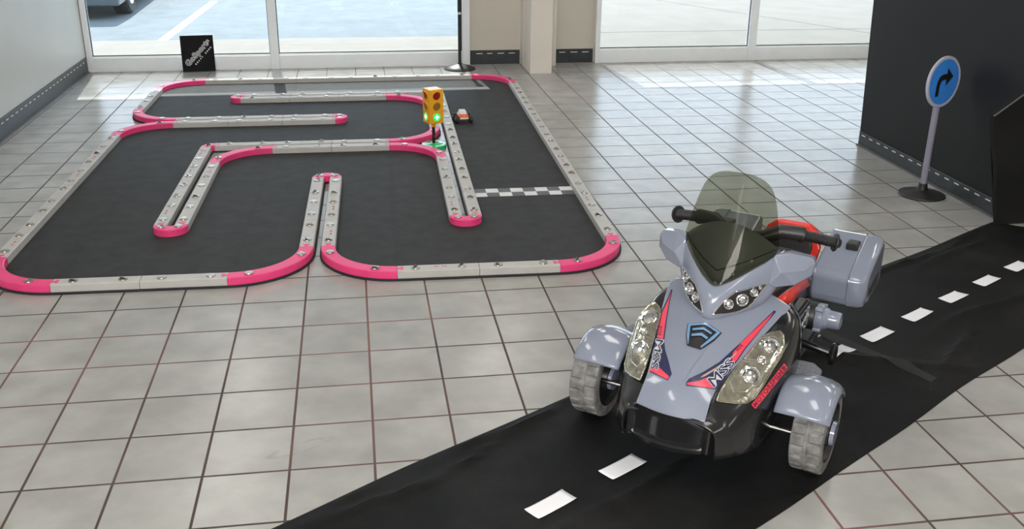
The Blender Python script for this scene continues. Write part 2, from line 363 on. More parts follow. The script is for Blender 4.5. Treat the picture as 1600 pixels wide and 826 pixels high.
# ------------------------------------------------------------------ outside
struct(MB().box((-14, 6.42, -.16), (4.6, 8.55, -.02)).build('sidewalk', MT['sidewalk']))
struct(MB().box((4.6, 6.42, -.14), (24, 26, -.03)).build('driveway', MT['concrete']))
struct(MB().box((-30, 6.42, -.30), (40, 50, -.12)).build('parking_lot', MT['asphalt']))
b = MB()
for x0, y0, x1, y1 in ((-1.02, 8.40, -.83, 13.4),):
    b.add([(x0-.065, 8.56, -.1185), (x0+.065, 8.56, -.1185), (x1+.065, y1, -.1185), (x1-.065, y1, -.1185)], [(0,1,2,3)])
    x = 4.6
struct(b.build('parking_line', MT['line']))
b = MB()
b.box((4.6, 8.75, -.0305), (24, 8.78, -.0285)).box((7.6, 6.42, -.0305), (7.63, 14.6, -.0285), rot=Matrix.Rotation(.45, 3, 'Z')).box((-14, 6.95, -.021), (4.6, 6.96, -.0185))
struct(b.build('paving_joints', MT['joint']))
# unseen slab and slats added to shape the sun strip on the floor
struct(MB().box((-14, 6.5, 2.62), (24, 7.572, 2.66)).build('sun_blocker_slab', MT['ceiling']))
b = MB(); y = 7.702
while y < 9.18:
    b.box((-14, y, 2.632), (24, y+.016, 2.636)); y += .036
struct(b.build('sun_blocker_slats', MT['ceiling']))

def car():
    root = empty('parked_car', (-2.80, 13.35, -.12)); tag(root, 'grey car parked outside, seen through the left window', 'car')
    hw = .88
    prof = [(-2.15,.20),(-2.2,.55),(-2.1,.78),(-1.2,.92),(-.55,1.38),(.9,1.42),(1.7,.98),(2.15,.92),(2.2,.5),(2.1,.25)]
    b = MB(); rows = []
    for x, k in ((-hw,.93),(-hw+.06,1),(0,1.02),(hw-.06,1),(hw,.93)):
        rows.append([Vector((x*(1 if z < .95 else .84), y, .25+(z-.25)*k)) for y, z in prof])
    b.grid(rows)
    for r in (rows[0], rows[-1]): b.add(r, [tuple(range(len(r)))])
    b.grid([[rows[j][0] for j in range(5)], [rows[j][-1] for j in range(5)]], smooth=False)
    b.build('car_body', MT['carpaint'], root, mods=[BEV(.03, 3)])
    for sx in (-1, 1):
        b = MB(); b.add([(sx*.80, -.95, .98), (sx*.80, 1.2, .99), (sx*.765, .8, 1.33), (sx*.765, -.45, 1.32)], [(0,1,2,3)])
        b.build('side_window', MT['carglass'], root)
    for sx in (-1, 1):
        for y in (-1.35, 1.35):
            w = MB().lathe((sx*.80, y, .33), (sx, 0, 0), [(.20,-.17),(.29,-.16),(.33,-.13),(.33,.07),(.30,.10),(.20,.10)], 36).build('tyre', MT['tyre_side'], root)
            MB().lathe((sx*.80, y, .33), (sx, 0, 0), [(.205,.085),(.19,.105),(.12,.075),(.05,.09),(.0001,.09)], 10, smooth=False).build('wheel_rim', MT['chrome'], w)
    MB().box((-.55, -2.235, .42), (.55, -2.19, .55)).build('grille', MT['tyre_side'], root)
car()

# ------------------------------------------------------------------ race track
ZM, ZT = .012, .054
WX = (1.316, .44083, .01034, .00076); WY = (2.880, -.00649, .4494, .00094)
def wp(u, v, z=0):
    a, c = u-4, v-6
    x = WX[0]+WX[1]*a+WX[2]*c+WX[3]*a*c; y = WY[0]+WY[1]*a+WY[2]*c+WY[3]*a*c
    return Vector((x, y, z))
def seg(P, Q):
    P, Q = Vector(P), Vector(Q); d = (Q-P).normalized(); n = Vector((-d.y, d.x))
    return ('s', (Q-P).length, lambda s, o: P+(Q-P)*s+n*o)
def arcL(c, a0):   # left turn, radius 1, from direction angle a0 (position angle) over +90 deg
    c = Vector(c); return ('c', PI/2, lambda s, o: c+Vector((math.cos(a0+s*PI/2), math.sin(a0+s*PI/2)))*(1-o))
def arcR(c, a0, sweep):
    c = Vector(c); return ('k', sweep*.13, lambda s, o: c+Vector((math.cos(a0-s*sweep), math.sin(a0-s*sweep)))*o)
H = PI/2
outer = [seg((1,0),(3,0)), arcL((3,1),-H), seg((4,1),(4,4)), arcR((4,4),PI,PI), seg((4,4),(4,1)), arcL((5,1),PI), seg((5,0),(7,0)), arcL((7,1),-H),
         seg((8,1),(8,11)), arcL((7,11),0), seg((7,12),(1,12)), arcL((1,11),H), seg((0,11),(0,9)), arcL((1,9),PI), seg((1,8),(4,8)), arcR((4,8),H,PI),
         seg((4,8),(1,8)), arcL((1,7),H), seg((0,7),(0,1)), arcL((1,1),PI)]
inner = [seg((2,2),(2,6)), arcR((2,6),PI,H), seg((2,6),(5,6)), arcL((5,7),-H), seg((6,7),(6,9)), arcL((5,9),0), seg((5,10),(2,10)), arcR((2,10),-H,PI),
         seg((2,10),(6,10)), arcR((6,10),H,H), seg((6,10),(6,2)), arcR((6,2),0,PI), seg((6,2),(6,5)), arcL((5,5),0), seg((5,6),(3,6)), arcL((3,5),H), seg((2,5),(2,2)), arcR((2,2),0,PI)]
track = empty('toy_race_track', wp(4, 6, 0)); TO = track.location.copy()
tag(track, 'black foam toy race track with grey and pink barriers on the tiled floor', 'race track')
def loop(path, o):
    pts = []
    for k, L, f in path:
        n = 1 if k == 's' else 14
        for i in range(n): pts.append(f(i/n, o))
    return pts
lo, li = loop(outer, .028), loop(inner, .028)
bm = bmesh.new()
for lp in (lo, li):
    vs = [bm.verts.new(wp(p.x, p.y, ZM)-TO) for p in lp]
    for i in range(len(vs)): bm.edges.new((vs[i], vs[(i+1) % len(vs)]))
r = bmesh.ops.triangle_fill(bm, use_beauty=True, use_dissolve=False, edges=bm.edges[:], normal=(0,0,1))
ext = bmesh.ops.extrude_face_region(bm, geom=bm.faces[:])
for v in [g for g in ext['geom'] if isinstance(g, bmesh.types.BMVert)]: v.co.z -= ZM
bmesh.ops.recalc_face_normals(bm, faces=bm.faces)
me = bpy.data.meshes.new('foam_mat'); bm.to_mesh(me); bm.free(); me.materials.append(MT['mat'])
mo = bpy.data.objects.new('foam_mat', me); COL.objects.link(mo); mo.parent = track
# puzzle seams between the mat sections, every 2 cells
b = MB()
def seam(P, Q, along):
    n = int((Vector(Q)-Vector(P)).length*10); d = (Vector(Q)-Vector(P)).normalized(); nn = Vector((-d.y, d.x)); pts = []
    for i in range(n+1):
        q = Vector(P)+d*(i*.1); s = .025 if i % 2 else -.025; pts += [q+nn*s-d*.03, q+nn*s+d*.03]
    for a, c in zip(pts, pts[1:]):
        t = (c-a).normalized(); m = Vector((-t.y, t.x))*.004
        b.add([wp(*(a-m), ZM+.0004)-TO, wp(*(c-m), ZM+.0004)-TO, wp(*(c+m), ZM+.0004)-TO, wp(*(a+m), ZM+.0004)-TO], [(0,1,2,3)])
for P, Q in (((5,.3),(5,5.6)),((4.4,2),(5.7,2)),((6.3,4),(7.7,4)),((6.3,8),(7.7,8)),((.3,2),(1.6,2)),((.3,4),(1.7,4)),((1,.4),(1,7.7)),((3,.3),(3,5.6)),((2.4,4),(3.7,4)),((3,8.4),(3,9.6)),((5,8.2),(5,9.6)),((3,10.3),(3,11.7)),((5,10.3),(5,11.7)),((7,.3),(7,11.7)),((4.3,8),(5.7,8)),((6.3,10),(7.7,10))): seam(P, Q, 0)
b.build('mat_seams', mat('mat_seam_dark', (.012, .012, .012), .8, noise=.1), track)

AO, BO = .048, .228
CX = [(AO, ZM), (AO, ZT-.004), (AO+.010, ZT), (BO-.010, ZT), (BO, ZT-.004), (BO, ZM)]
def barrier(f, s0, s1, n, name, material, tabs=()):
    b = MB(); rows = []
    for i in range(n+1):
        s = s0+(s1-s0)*i/n; rows.append([wp(*f(s, o), z)-TO for o, z in CX])
    b.grid(rows, 0, False)
    for r_ in (rows[0], rows[-1]): b.add(r_, [tuple(range(6))])
    b.add([rows[0][0], rows[0][5], rows[-1][5], rows[-1][0]], [(0,1,2,3)]) if n == 1 else b.grid([[r_[0] for r_ in rows], [r_[5] for r_ in rows]], 0, False)
    for base, dirn, mid in tabs:      # puzzle tab on the top face reaching into the neighbour
        t = Vector(dirn); nn = Vector((-t.y, t.x))
        P = [base+nn*-.02+t*-.01, base+nn*-.02+t*.035, base+nn*-.042+t*.04, base+nn*-.042+t*.075, base+nn*.042+t*.075, base+nn*.042+t*.04, base+nn*.02+t*.035, base+nn*.02+t*-.01]
        b.prism([tuple(q) for q in P], lambda x, y: wp(x, y, ZT-.003)-TO, lambda x, y: wp(x, y, ZT+.0012)-TO, 0)
    return b.build(name, material, track)
screws = []
random.seed(11)
for path in (outer, inner):
    for idx, (k, L, f) in enumerate(path):
        pk, pL, pf = path[idx-1]; nk, nL, nf = path[(idx+1) % len(path)]; mo_ = (AO+BO)/2
        if k == 's':
            n = round(L)
            for j in range(n):
                o = barrier(f, (j+.003)/n, (j+1-.003)/n, 1, 'straight_barrier', MT['grey_foam'])
                for q in (.24, .80): screws.append((wp(*f((j+q+random.uniform(-.02, .02))/n, mo_), ZT), o, 0))
                if random.random() < .3:
                    w = MB(); P0 = f((j+.45)/n, mo_+.03); P1 = f((j+.58)/n, mo_+.03); d = (P1-P0).normalized(); nn = Vector((-d.y, d.x))
                    for t in range(5):
                        a = P0+d*(t*.032); q = [a, a+d*.022, a+d*.022-nn*.028*(.6 if t % 2 else 1), a-nn*.028]
                        if t == 2: continue
                        w.add([wp(*p, ZT+.0006)-TO for p in q], [(0,1,2,3)])
                    w.build('printed_mark', MT['redink'], o)
        else:
            tabs = []
            if pk == 's': P = f(0, mo_); tabs.append((P, (pf(.9, mo_)-P).normalized(), 0))
            if nk == 's': P = f(1, mo_); tabs.append((P, (nf(.1, mo_)-P).normalized(), 0))
            small = k == 'k'
            nm = 'curved_barrier' if not small else ('end_cap' if L > .3 else 'corner_barrier')
            o = barrier(f, .001, .999, 14 if not small else 12, nm, MT['pink'], tabs)
            for q in ((.18, .8) if not (small and L < .3) else (.5,)): screws.append((wp(*f(q, mo_), ZT), o, 1))
screws.sort(key=lambda s: (s[0]-CP).length)
def screw_geo(b, c, ang, tilt):
    b.lathe(c, (0,0,1), [(.023, 0), (.0245, .002), (.0235, .0048), (.014, .0056), (.0001, .0056)], 16)
    d = Vector((math.cos(ang), math.sin(ang), 0)); n = Vector((-d.y, d.x, 0)); up = (Vector((0,0,1))*math.cos(tilt)+n*math.sin(tilt))
    P = [(-.018, 0), (.018, 0), (.0165, .008), (.010, .014), (0, .016), (-.010, .014), (-.0165, .008)]
    b.prism(P, lambda x, y: c+d*x+up*(y+.002)-n*.0014, lambda x, y: c+d*x+up*(y+.002)+n*.0014)
variants = []
for i in range(8):
    b = MB(); screw_geo(b, Vector((0,0,0)), i*PI/8+.1, random.choice((1.1, .5, -.9, 1.3))); variants.append(b.mesh('screw', [MT['zinc']]))
b = MB()
for i, (p_, par, c) in enumerate(screws):
    if i < 100:
        o = bpy.data.objects.new('screw', random.choice(variants)); COL.objects.link(o); o.parent = par; o.location = p_-TO
    else: screw_geo(b, p_-TO, random.uniform(0, PI), random.choice((1.1, .5, -.9, 1.3)))
o = b.build('screw', MT['zinc'], track); o['kind'] = 'stuff'
# chequered finish line, 8 x 2 squares
b = MB()
V0, V1 = 3.04, 3.42
for i in range(8):
    for j in range(2):
        ua, ub = 6.235+(7.77-6.235)*i/8, 6.235+(7.77-6.235)*(i+1)/8; va, vb = V0+(V1-V0)*j/2, V0+(V1-V0)*(j+1)/2
        z = ZM+.0012
        b.add([wp(ua,va,z)-TO, wp(ub,va,z)-TO, wp(ub,vb,z)-TO, wp(ua,vb,z)-TO], [(0,1,2,3)], (i+j+1) % 2)
b.build('finish_line', [MT['chk_g'], MT['chk_w']], track)

# ------------------------------------------------------------------ road cloth and its paper markings
P0, P1, P2, P3 = Vector((-.25,-2.76)), Vector((5.45,.69)), Vector((6.3,.16)), Vector((.85,-3.30))
def cloth_h(x, y):
    q = Vector((x, y)); d = Vector((.845, .534)); s = q.dot(d); t = q.dot(Vector((-.534, .845)))
    h = .0035 + .0022*math.sin(s*3.1+t*5+1.3*math.sin(t*4)) * math.sin(t*7+s*1.7) + .0012*math.sin(s*13+t*9)
    for (cx, cy, ang, L, w, hh) in FOLDS:
        e = Vector((math.cos(ang), math.sin(ang))); r_ = q-Vector((cx, cy)); a = r_.dot(e); c = r_.dot(Vector((-e.y, e.x)))+.03*math.sin(a*6)
        h += 2.6*hh*math.exp(-(a/L)**2-(c/w)**2)
    return max(.0015, h)
FOLDS = [(3.55,-.42,.80,.35,.018,.010),(3.9,-.2,.55,.4,.02,.008),(3.72,-1.0,-.28,.35,.03,.008),(4.2,-.95,.9,.3,.02,.007),(1.55,-1.75,.60,.6,.012,.006),(4.6,-.55,.5,.4,.02,.006),
         (2.3,-1.9,.65,.5,.02,.005),(4.9,.2,.6,.35,.02,.006),(3.0,-1.95,.3,.3,.03,.005),(1.9,-1.30-.13,.56,1.0,.012,.004),(4.6,.12,.53,.9,.012,.005),(2.0,-2.1,.7,.25,.02,.005)]
def strip_pt(s, t):  # s along, t across
    a = Vector((.25-1.47*.0, 0)); L0 = P0.lerp(P1, s); R0 = P3.lerp(P2, s)
    wob = .006*math.sin(s*19)+.004*math.sin(s*41)
    return L0.lerp(R0, t) + Vector((-.53, .85))*wob*(1 if t < .5 else -1)*abs(2*t-1)
# left edge passes the two measured points; right edge likewise
P0 = Vector((1.18,-1.865)) + (Vector((1.18,-1.865))-Vector((2.366,-1.122)))*1.3
P1 = Vector((5.43,.657)); P3 = Vector((2.76,-2.092)) + (Vector((2.76,-2.092))-Vector((4.509,-.984)))*.95; P2 = Vector((4.509,-.984))+(Vector((4.509,-.984))-Vector((2.76,-2.092)))*.95
NS, NT = 200, 44
rows = []
for i in range(NS+1):
    row = []
    for j in range(NT+1):
        s = i/NS
        q = strip_pt(s, j/NT)
        if j == 0 or True:   # gentle bow of the left edge
            q = q + Vector((-.53, .85))*.055*math.sin(PI*min(1, s))*(1-j/NT)
        row.append(Vector((q.x, q.y, cloth_h(q.x, q.y) if 0 < j < NT else .002)))
    rows.append(row)
cl = MB().grid(rows).build('black_cloth', MT['cloth'])
tag(cl, 'long black cloth laid on the tiles as a toy road', 'cloth')
rows = []
for i in range(25):
    c = Vector((3.61, -.64)).lerp(Vector((3.92, -1.22)), i/24); d = Vector((.31, -.58)).normalized(); n_ = Vector((-d.y, d.x))*(.040-.012*i/24)
    rows.append([Vector((c.x+n_.x*k, c.y+n_.y*k, cloth_h(c.x+n_.x*k, c.y+n_.y*k)+.0012)) for k in (-1, -.5, 0, .5, 1)])
MB().grid(rows).build('cloth_band', mat('dull_green_black_band', (.013, .0155, .014), .8, noise=.2), cl)
PAP = [[(2.018,-1.887),(2.057,-1.947),(2.209,-1.848),(2.169,-1.789)],[(2.321,-1.697),(2.361,-1.759),(2.515,-1.66),(2.473,-1.6)],
       [(3.533,-.920),(3.577,-.983),(3.723,-.905),(3.681,-.845)],[(3.804,-.777),(3.835,-.846),(3.993,-.757),(3.954,-.695)],
       [(4.108,-.604),(4.144,-.668),(4.304,-.567),(4.263,-.517)],[(4.415,-.42),(4.445,-.49),(4.604,-.396),(4.558,-.339)],
       [(4.718,-.244),(4.751,-.307),(4.905,-.217),(4.867,-.16)],[(5.021,-.064),(5.055,-.138),(5.196,-.052),(5.161,.008)]]
PL = ['white paper road marking nearest the camera on the black cloth','white paper road marking just in front of the toy trike bumper',
      'white paper road marking partly hidden behind the black foot peg','white paper road marking on the cloth, first fully visible one behind the trike',
      'white paper road marking, third one behind the trike counting the hidden one','white paper road marking in the middle of the row behind the trike',
      'white paper road marking, second from the black draped stand','white paper road marking farthest away, cut by the right edge of the photo']
for q, lab in zip(PAP, PL):
    n = 10; rows = []; c0 = Vector((sum(p[0] for p in q)/4, sum(p[1] for p in q)/4))
    for i in range(n+1):
        row = []
        for j in range(n+1):
            a = Vector(q[0]).lerp(Vector(q[3]), i/n); c = Vector(q[1]).lerp(Vector(q[2]), i/n); p_ = a.lerp(c, j/n)
            row.append(Vector((p_.x-c0.x, p_.y-c0.y, cloth_h(p_.x, p_.y)+.0022+.0025*(abs(2*i/n-1)**6)*(abs(2*j/n-1)**6))))
        rows.append(row)
    o = MB().grid(rows).build('paper_lane_marking', MT['paper'], loc=(c0.x, c0.y, 0), mods=[('SOLIDIFY', dict(thickness=.0006, offset=-1))])
    tag(o, lab, 'paper marking', 'white paper lane dashes on the cloth road')

# ------------------------------------------------------------------ black partition and draped stand on the right
part = empty('display_partition', (5.5, 1.6, 0)); tag(part, 'tall black fabric partition behind the round arrow sign', 'partition')
b = MB()
b.add([(0,.947,0),(.05,.947,0),(.05,-.90,0),(0,-.90,0),(0,1.13,2.3),(.05,1.13,2.3),(.05,-.90,2.3),(0,-.90,2.3)], [(0,1,2,3),(7,6,5,4),(0,4,5,1),(1,5,6,2),(2,6,7,3),(3,7,4,0)])
b.build('panel', MT['board'], part, mods=[BEV(.004)])
sb = strip_board('road_strip', (-.0005, .945, 0), (-.0005, -.90, 0), .115, (-1,0,0), ds(1.86, .118, .055, .04), True); sb.parent = part
struct_t = None
dr = empty('draped_stand', (5.95, .3, 0)); tag(dr, 'low stand draped in black cloth at the right edge beside the partition', 'draped stand')
# sloping top, folds in the cloth
rows = []
for i in range(25):
    t = i/24; row = []
    for j in range(15):
        w = j/14
        x = 5.43 + 1.3*t - .17*w*max(0, 1-t*2.5); y = .60+.02*math.sin(t*17)*(.4+w)+.01*math.sin(w*9+t*5)
        ztop = .69+.42*min(1, t*2.8)
        row.append(Vector((x-5.95, y-.3, .002+ztop*w)))
    rows.append(row)
topb = []
b = MB().grid(rows)
back = [[Vector((r_[-1].x, r_[-1].y, r_[-1].z)), Vector((r_[-1].x, r_[-1].y+.02, r_[-1].z+.004)), Vector((r_[-1].x, r_[-1].y+.04, r_[-1].z)), Vector((r_[0].x, r_[0].y+.045, .002))] for r_ in rows]
b.grid(back)
b.grid([[Vector((v.x, v.y, v.z)) for v in rows[0]], [Vector((v.x, v.y+.04, v.z)) for v in rows[0]]])
b.build('drape', MT['drape'], dr)
MB().tube([tuple(rows[i][-1]+Vector((0,-.004,.002))) for i in range(0, 24, 3)], .005, 8).build('top_seam', MT['strip_edge'], dr)

# ------------------------------------------------------------------ round arrow sign
sg = empty('arrow_sign', (5.285, 1.235, 0)); tag(sg, 'round blue toy road sign with black right-turn arrow on a grey post', 'sign')
MB().lathe((0,0,0), (0,0,1), [(.0001,0),(.150,0),(.154,.006),(.150,.014),(.11,.026),(.058,.036),(.034,.044),(.030,.06),(.028,.085),(.0001,.085)], 48).build('sign_base', MT['mattebl'], sg)
MB().tube([(0,0,.08),(0,.0,.62)], .0215, 24).build('post', MT['postgrey'], sg)
ang = math.radians(23); ex = Vector((math.cos(ang), math.sin(ang), 0)); nz = Vector((math.sin(ang), -math.cos(ang), 0)); cz = Vector((0, -.0, .775))
dc = MB().lathe(cz-nz*-.022, nz, [(.0001,-.016),(.160,-.016),(.167,-.010),(.167,.0),(.163,.004),(.148,.004),(.147,.0015),(.0001,.0015)], 64, 0)
disc = dc.build('sign_disc', MT['signwhite'], sg)
MB().lathe(cz+nz*.022, nz, [(.147,.0018),(.146,.003),(.0001,.003)], 64).build('blue_face', MT['signblue'], disc)
A = [(-.075,-.09),(-.043,-.09),(-.040,-.02),(-.032,.004),(-.012,.014),(.018,.014),(.018,-.028),(.085,.03),(.018,.09),(.018,.052),(-.02,.052),(-.052,.038),(-.068,.01),(-.074,-.02)]
mpf = lambda h: (lambda x, y: cz+nz*(.022+h)+ex*x+Vector((0,0,1))*y)
MB().prism(A, mpf(.0028), mpf(.0040)).build('right_turn_arrow', MT['signblack'], disc)

# ------------------------------------------------------------------ toy traffic light
tl = empty('toy_traffic_light', (2.103, 2.868, 0)); tag(tl, 'yellow toy traffic light with lit green lamps on a round green base', 'toy traffic light')
MB().lathe((0,0,0), (0,0,1), [(.0001,0),(.096,0),(.098,.003),(.098,.026),(.093,.031),(.03,.032),(.024,.036),(.0001,.036)], 48).build('round_base', MT['green'], tl)
MB().tube([(0,0,.034),(0,0,.21)], .0125, 20).build('pole', MT['blackpl'], tl)
hd = math.radians(9.2+24.5)   # head turned so that two faces show
R_ = Matrix.Rotation(math.radians(15), 3, 'Z')
h = MB(); s_ = .0605
h.box((-s_,-s_,.20), (s_,s_,.465))
head = h.build('lamp_head', MT['yellow'], tl, mods=[BEV(.007, 3)])
MB().lathe((0,0,.165), (0,0,1), [(.0135,0),(.016,.004),(.018,.03),(.028,.037),(.0001,.037)], 24).build('neck', MT['yellow'], tl)
HROT = math.radians(22)
head.rotation_euler = (0,0,HROT)
for fi in range(4):
    Rm = Matrix.Rotation(fi*PI/2, 3, 'Z'); n = Rm @ Vector((0,-1,0)); ex = Rm @ Vector((1,0,0))
    for zi, (zz, m) in enumerate(((.418,'lensred'),(.335,'lensamb'),(.252,'lensgrn'))):
        c = n*s_+Vector((0,0,zz))
        MB().lathe(c, n, [(.0335,-.001),(.0340,.004),(.0325,.005),(.0310,.0015)], 32).build('bezel', MT['yellow'], head)
        ln = MB().lathe(c, n, [(.0313,.0012),(.022,.0025),(.0001,.0035)], 32).build('lens', MT[m], head)
        if zi < 2:   # hood over the lamp
            hb = MB(); rows = []
            for k in range(13):
                t = PI*k/12; rows.append([c+ex*math.cos(t)*.034+Vector((0,0,1))*math.sin(t)*.034+n*.002, c+ex*math.cos(t)*.0335+Vector((0,0,1))*math.sin(t)*.0335+n*(.005+.010*math.sin(t))])
            hb.grid(rows).build('visor', MT['yellow'], head, mods=[('SOLIDIFY', dict(thickness=.0015))])
        else:
            hb = MB(); cc = c+n*.0045
            for a, b_ in (((-.006,-.018),(.006,.018)),((-.018,-.006),(.018,.006))):
                P = [(a[0],a[1]),(b_[0],a[1]),(b_[0],b_[1]),(a[0],b_[1])]
                hb.prism(P, lambda x, y: cc+ex*x+Vector((0,0,1))*y, lambda x, y: cc+ex*x+Vector((0,0,1))*y+n*.001)
            hb.build('lit_symbol', MT['litwhite'], head)

# ------------------------------------------------------------------ remote-control buggy
rc = empty('toy_truck', (2.415, 3.65, ZM+.001), math.radians(4)); tag(rc, 'small orange toy truck with big black wheels on the track', 'toy car')
SM = 1.0
b = MB(); rows = []
for y, w, z in ((-.085,.030,.052),(-.07,.040,.062),(-.02,.042,.070),(.03,.042,.070),(.075,.038,.064),(.09,.03,.056)):
    rows.append([(-w,y,z-.022),(-w*1.02,y,z-.008),(-w*.8,y,z),(0,y,z+.002),(w*.8,y,z),(w*1.02,y,z-.008),(w,y,z-.022)])
b.grid(rows)
for r_ in (rows[0], rows[-1]): b.add(r_, [tuple(range(7))])
b.build('truck_body', MT['orange'], rc)
MB().add([(-.034,-.035,.070),(.034,-.035,.070),(.034,.05,.070),(-.034,.05,.070),(-.026,-.012,.098),(.026,-.012,.098),(.026,.04,.098),(-.026,.04,.098)], [(0,1,5,4),(1,2,6,5),(2,3,7,6),(3,0,4,7),(4,5,6,7)]).build('cab', MT['white'], rc, mods=[BEV(.004)])
MB().box((-.03,-.08,.024),(.03,.08,.044)).build('chassis', MT['mattebl'], rc, mods=[BEV(.004)])
MB().box((-.036,-.098,.040),(.036,-.085,.050)).build('bumper', MT['white'], rc, mods=[BEV(.003)])
for sx in (-1, 1):
    for y in (-.06, .062):
        w = MB().lathe((sx*.062, y, .031), (sx,0,0), [(.012,-.016),(.026,-.016),(.031,-.011),(.031,.011),(.026,.016),(.014,.014),(.012,.010),(.0001,.012)], 24).build('wheel', MT['tyre_side'], rc)
        MB().lathe((sx*.062, y, .031), (sx,0,0), [(.012,.011),(.008,.016),(.0001,.016)], 16).build('hub', MT['steel'], w)
        w2 = MB().tube([(sx*.02, y, .034), (sx*.05, y, .031)], .004, 10).build('axle', MT['steel'], rc)

# ------------------------------------------------------------------ stanchion
stn = empty('stanchion_post', (2.655, 6.115, 0)); tag(stn, 'black retractable belt stanchion standing by the window frame', 'stanchion')
MB().lathe((0,0,0), (0,0,1), [(.0001,0),(.170,0),(.172,.006),(.165,.014),(.12,.034),(.06,.050),(.026,.057),(.022,.066),(.0001,.066)], 48).build('domed_base', MT['mattebl'], stn)
MB().tube([(0,0,.06),(0,0,.585)], .0175, 20).tube([(0,0,.61),(0,0,.93)], .0195, 20).build('post', MT['mattebl'], stn)
MB().tube([(0,0,.585),(0,0,.61)], .0185, 20).build('collar', MT['white'], stn)
MB().lathe((0,0,.93), (0,0,1), [(.03,0),(.033,.005),(.033,.09),(.028,.1),(.0001,.1)], 24).build('belt_head', MT['mattebl'], stn)

# ------------------------------------------------------------------ boxed game by the window
gx = empty('board_game_box', (-.114, 6.215, 0), math.radians(6)); tag(gx, 'flat square black box with slanted white lettering leaning on the window', 'box')
LEAN = math.radians(-10)
up = Vector((0, math.sin(-LEAN), math.cos(LEAN))); nf = Vector((0, -math.cos(LEAN), math.sin(-LEAN))); ex = Vector((1,0,0))
Wd, Hh, Tt = .168, .375, .045
b = MB(); c8 = []
for d in (0, -Tt):
    for x, z in ((-Wd,0),(Wd,0),(Wd,Hh),(-Wd,Hh)): c8.append(ex*x+up*z+nf*d+Vector((0,0,.008)))
b.add(c8, [(0,1,2,3)], 0); b.add(c8, [(7,6,5,4),(0,4,5,1),(1,5,6,2),(2,6,7,3),(3,7,4,0)], 1)  # sides of the black carton painted white for glare along its edges
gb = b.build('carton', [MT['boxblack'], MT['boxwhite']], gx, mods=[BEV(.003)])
def text_mesh(s, size, shear=0, bold=0, res=3, spacing=1):
    cu_ = bpy.data.curves.new('t', 'FONT'); cu_.body = s; cu_.size = size; cu_.align_x = 'CENTER'; cu_.align_y = 'CENTER'; cu_.shear = shear; cu_.offset = bold; cu_.resolution_u = res; cu_.space_character = spacing
    o = bpy.data.objects.new('t', cu_); COL.objects.link(o); dg = bpy.context.evaluated_depsgraph_get()
    me = bpy.data.meshes.new_from_object(o.evaluated_get(dg)); vs = [v.co.copy() for v in me.vertices]; fs = [tuple(p.vertices) for p in me.polygons]
    bpy.data.objects.remove(o); return vs, fs
def on_box(vs, ang, cx, cz_, h):
    e = ex*math.cos(ang)+up*math.sin(ang); f = -ex*math.sin(ang)+up*math.cos(ang)
    return [ex*cx+up*cz_+nf*h+e*v.x+f*v.y+Vector((0,0,.008)) for v in vs]
vs, fs = text_mesh('GoSports', .080, 0, .005, 3, 1.12); MB().add(on_box(vs, .80, 0, .195, .0006), fs).build('lettering_outline', MT['boxwhite'], gb)
vs, fs = text_mesh('GoSports', .080, 0, .0, 3, 1.12); MB().add(on_box(vs, .80, 0, .195, .0012), fs).build('lettering', MT['boxblack'], gb)
b = MB()
for k in range(10):
    if k == 5: continue
    x = -.115+k*.026; w_ = .008 if k in (2,3,4) else .012
    vs = [Vector((x,-.058,0)), Vector((x+w_,-.058,0)), Vector((x+w_,-.042,0)), Vector((x,-.042,0))]; b.add(on_box(vs, .80, .012, .19, .0008), [(0,1,2,3)])
b.build('small_lettering', MT['boxwhite'], gb)

# ------------------------------------------------------------------ ride-on toy trike
TL = Vector((2.7666, -1.509, .006)); TR = -.6816
trike = empty('ride_on_trike', TL, TR); tag(trike, 'grey and black ride-on electric toy trike with a smoked windshield parked on the black cloth', 'ride-on toy')
TM = Matrix.Translation(TL) @ Matrix.Rotation(TR, 4, 'Z'); TI = TM.inverted()
def mir(p): return Vector((-p[0], p[1], p[2]))
def sym_rows(half):   # half rows from centre (x=0) outwards
    out = []
    for r in half:
        r = [Vector(p) for p in r]; out.append([mir(p) for p in reversed(r[1:])]+r)
    return out
PC = ('SUBSURF', dict(levels=3, render_levels=3, boundary_smooth='PRESERVE_CORNERS'))
# bonnet
HOOD = [
 [(0,.20,.585),(.06,.20,.580),(.13,.20,.565),(.20,.20,.54),(.240,.205,.518)],
 [(0,.08,.555),(.055,.08,.548),(.12,.085,.53),(.18,.095,.505),(.222,.105,.487)],
 [(0,-.03,.508),(.045,-.025,.503),(.10,-.02,.488),(.155,-.01,.468),(.196,.0,.452)],
 [(0,-.13,.462),(.035,-.13,.458),(.08,-.13,.446),(.125,-.13,.428),(.162,-.135,.408)],
 [(0,-.22,.416),(.028,-.22,.412),(.065,-.22,.402),(.105,-.22,.388),(.136,-.222,.372)],
 [(0,-.292,.376),(.024,-.292,.376),(.055,-.29,.370),(.092,-.285,.362),(.124,-.278,.352)],
 [(0,-.345,.328),(.024,-.343,.327),(.055,-.338,.325),(.094,-.330,.322),(.125,-.322,.318)],
 [(0,-.386,.266),(.03,-.382,.268),(.06,-.376,.271),(.096,-.367,.275),(.127,-.357,.279)],
]
hood = MB().grid(sym_rows(HOOD)).build('bonnet', MT['body'], trike, mods=[PC, ('SOLIDIFY', dict(thickness=.014, offset=-1)), BEV(.002)])
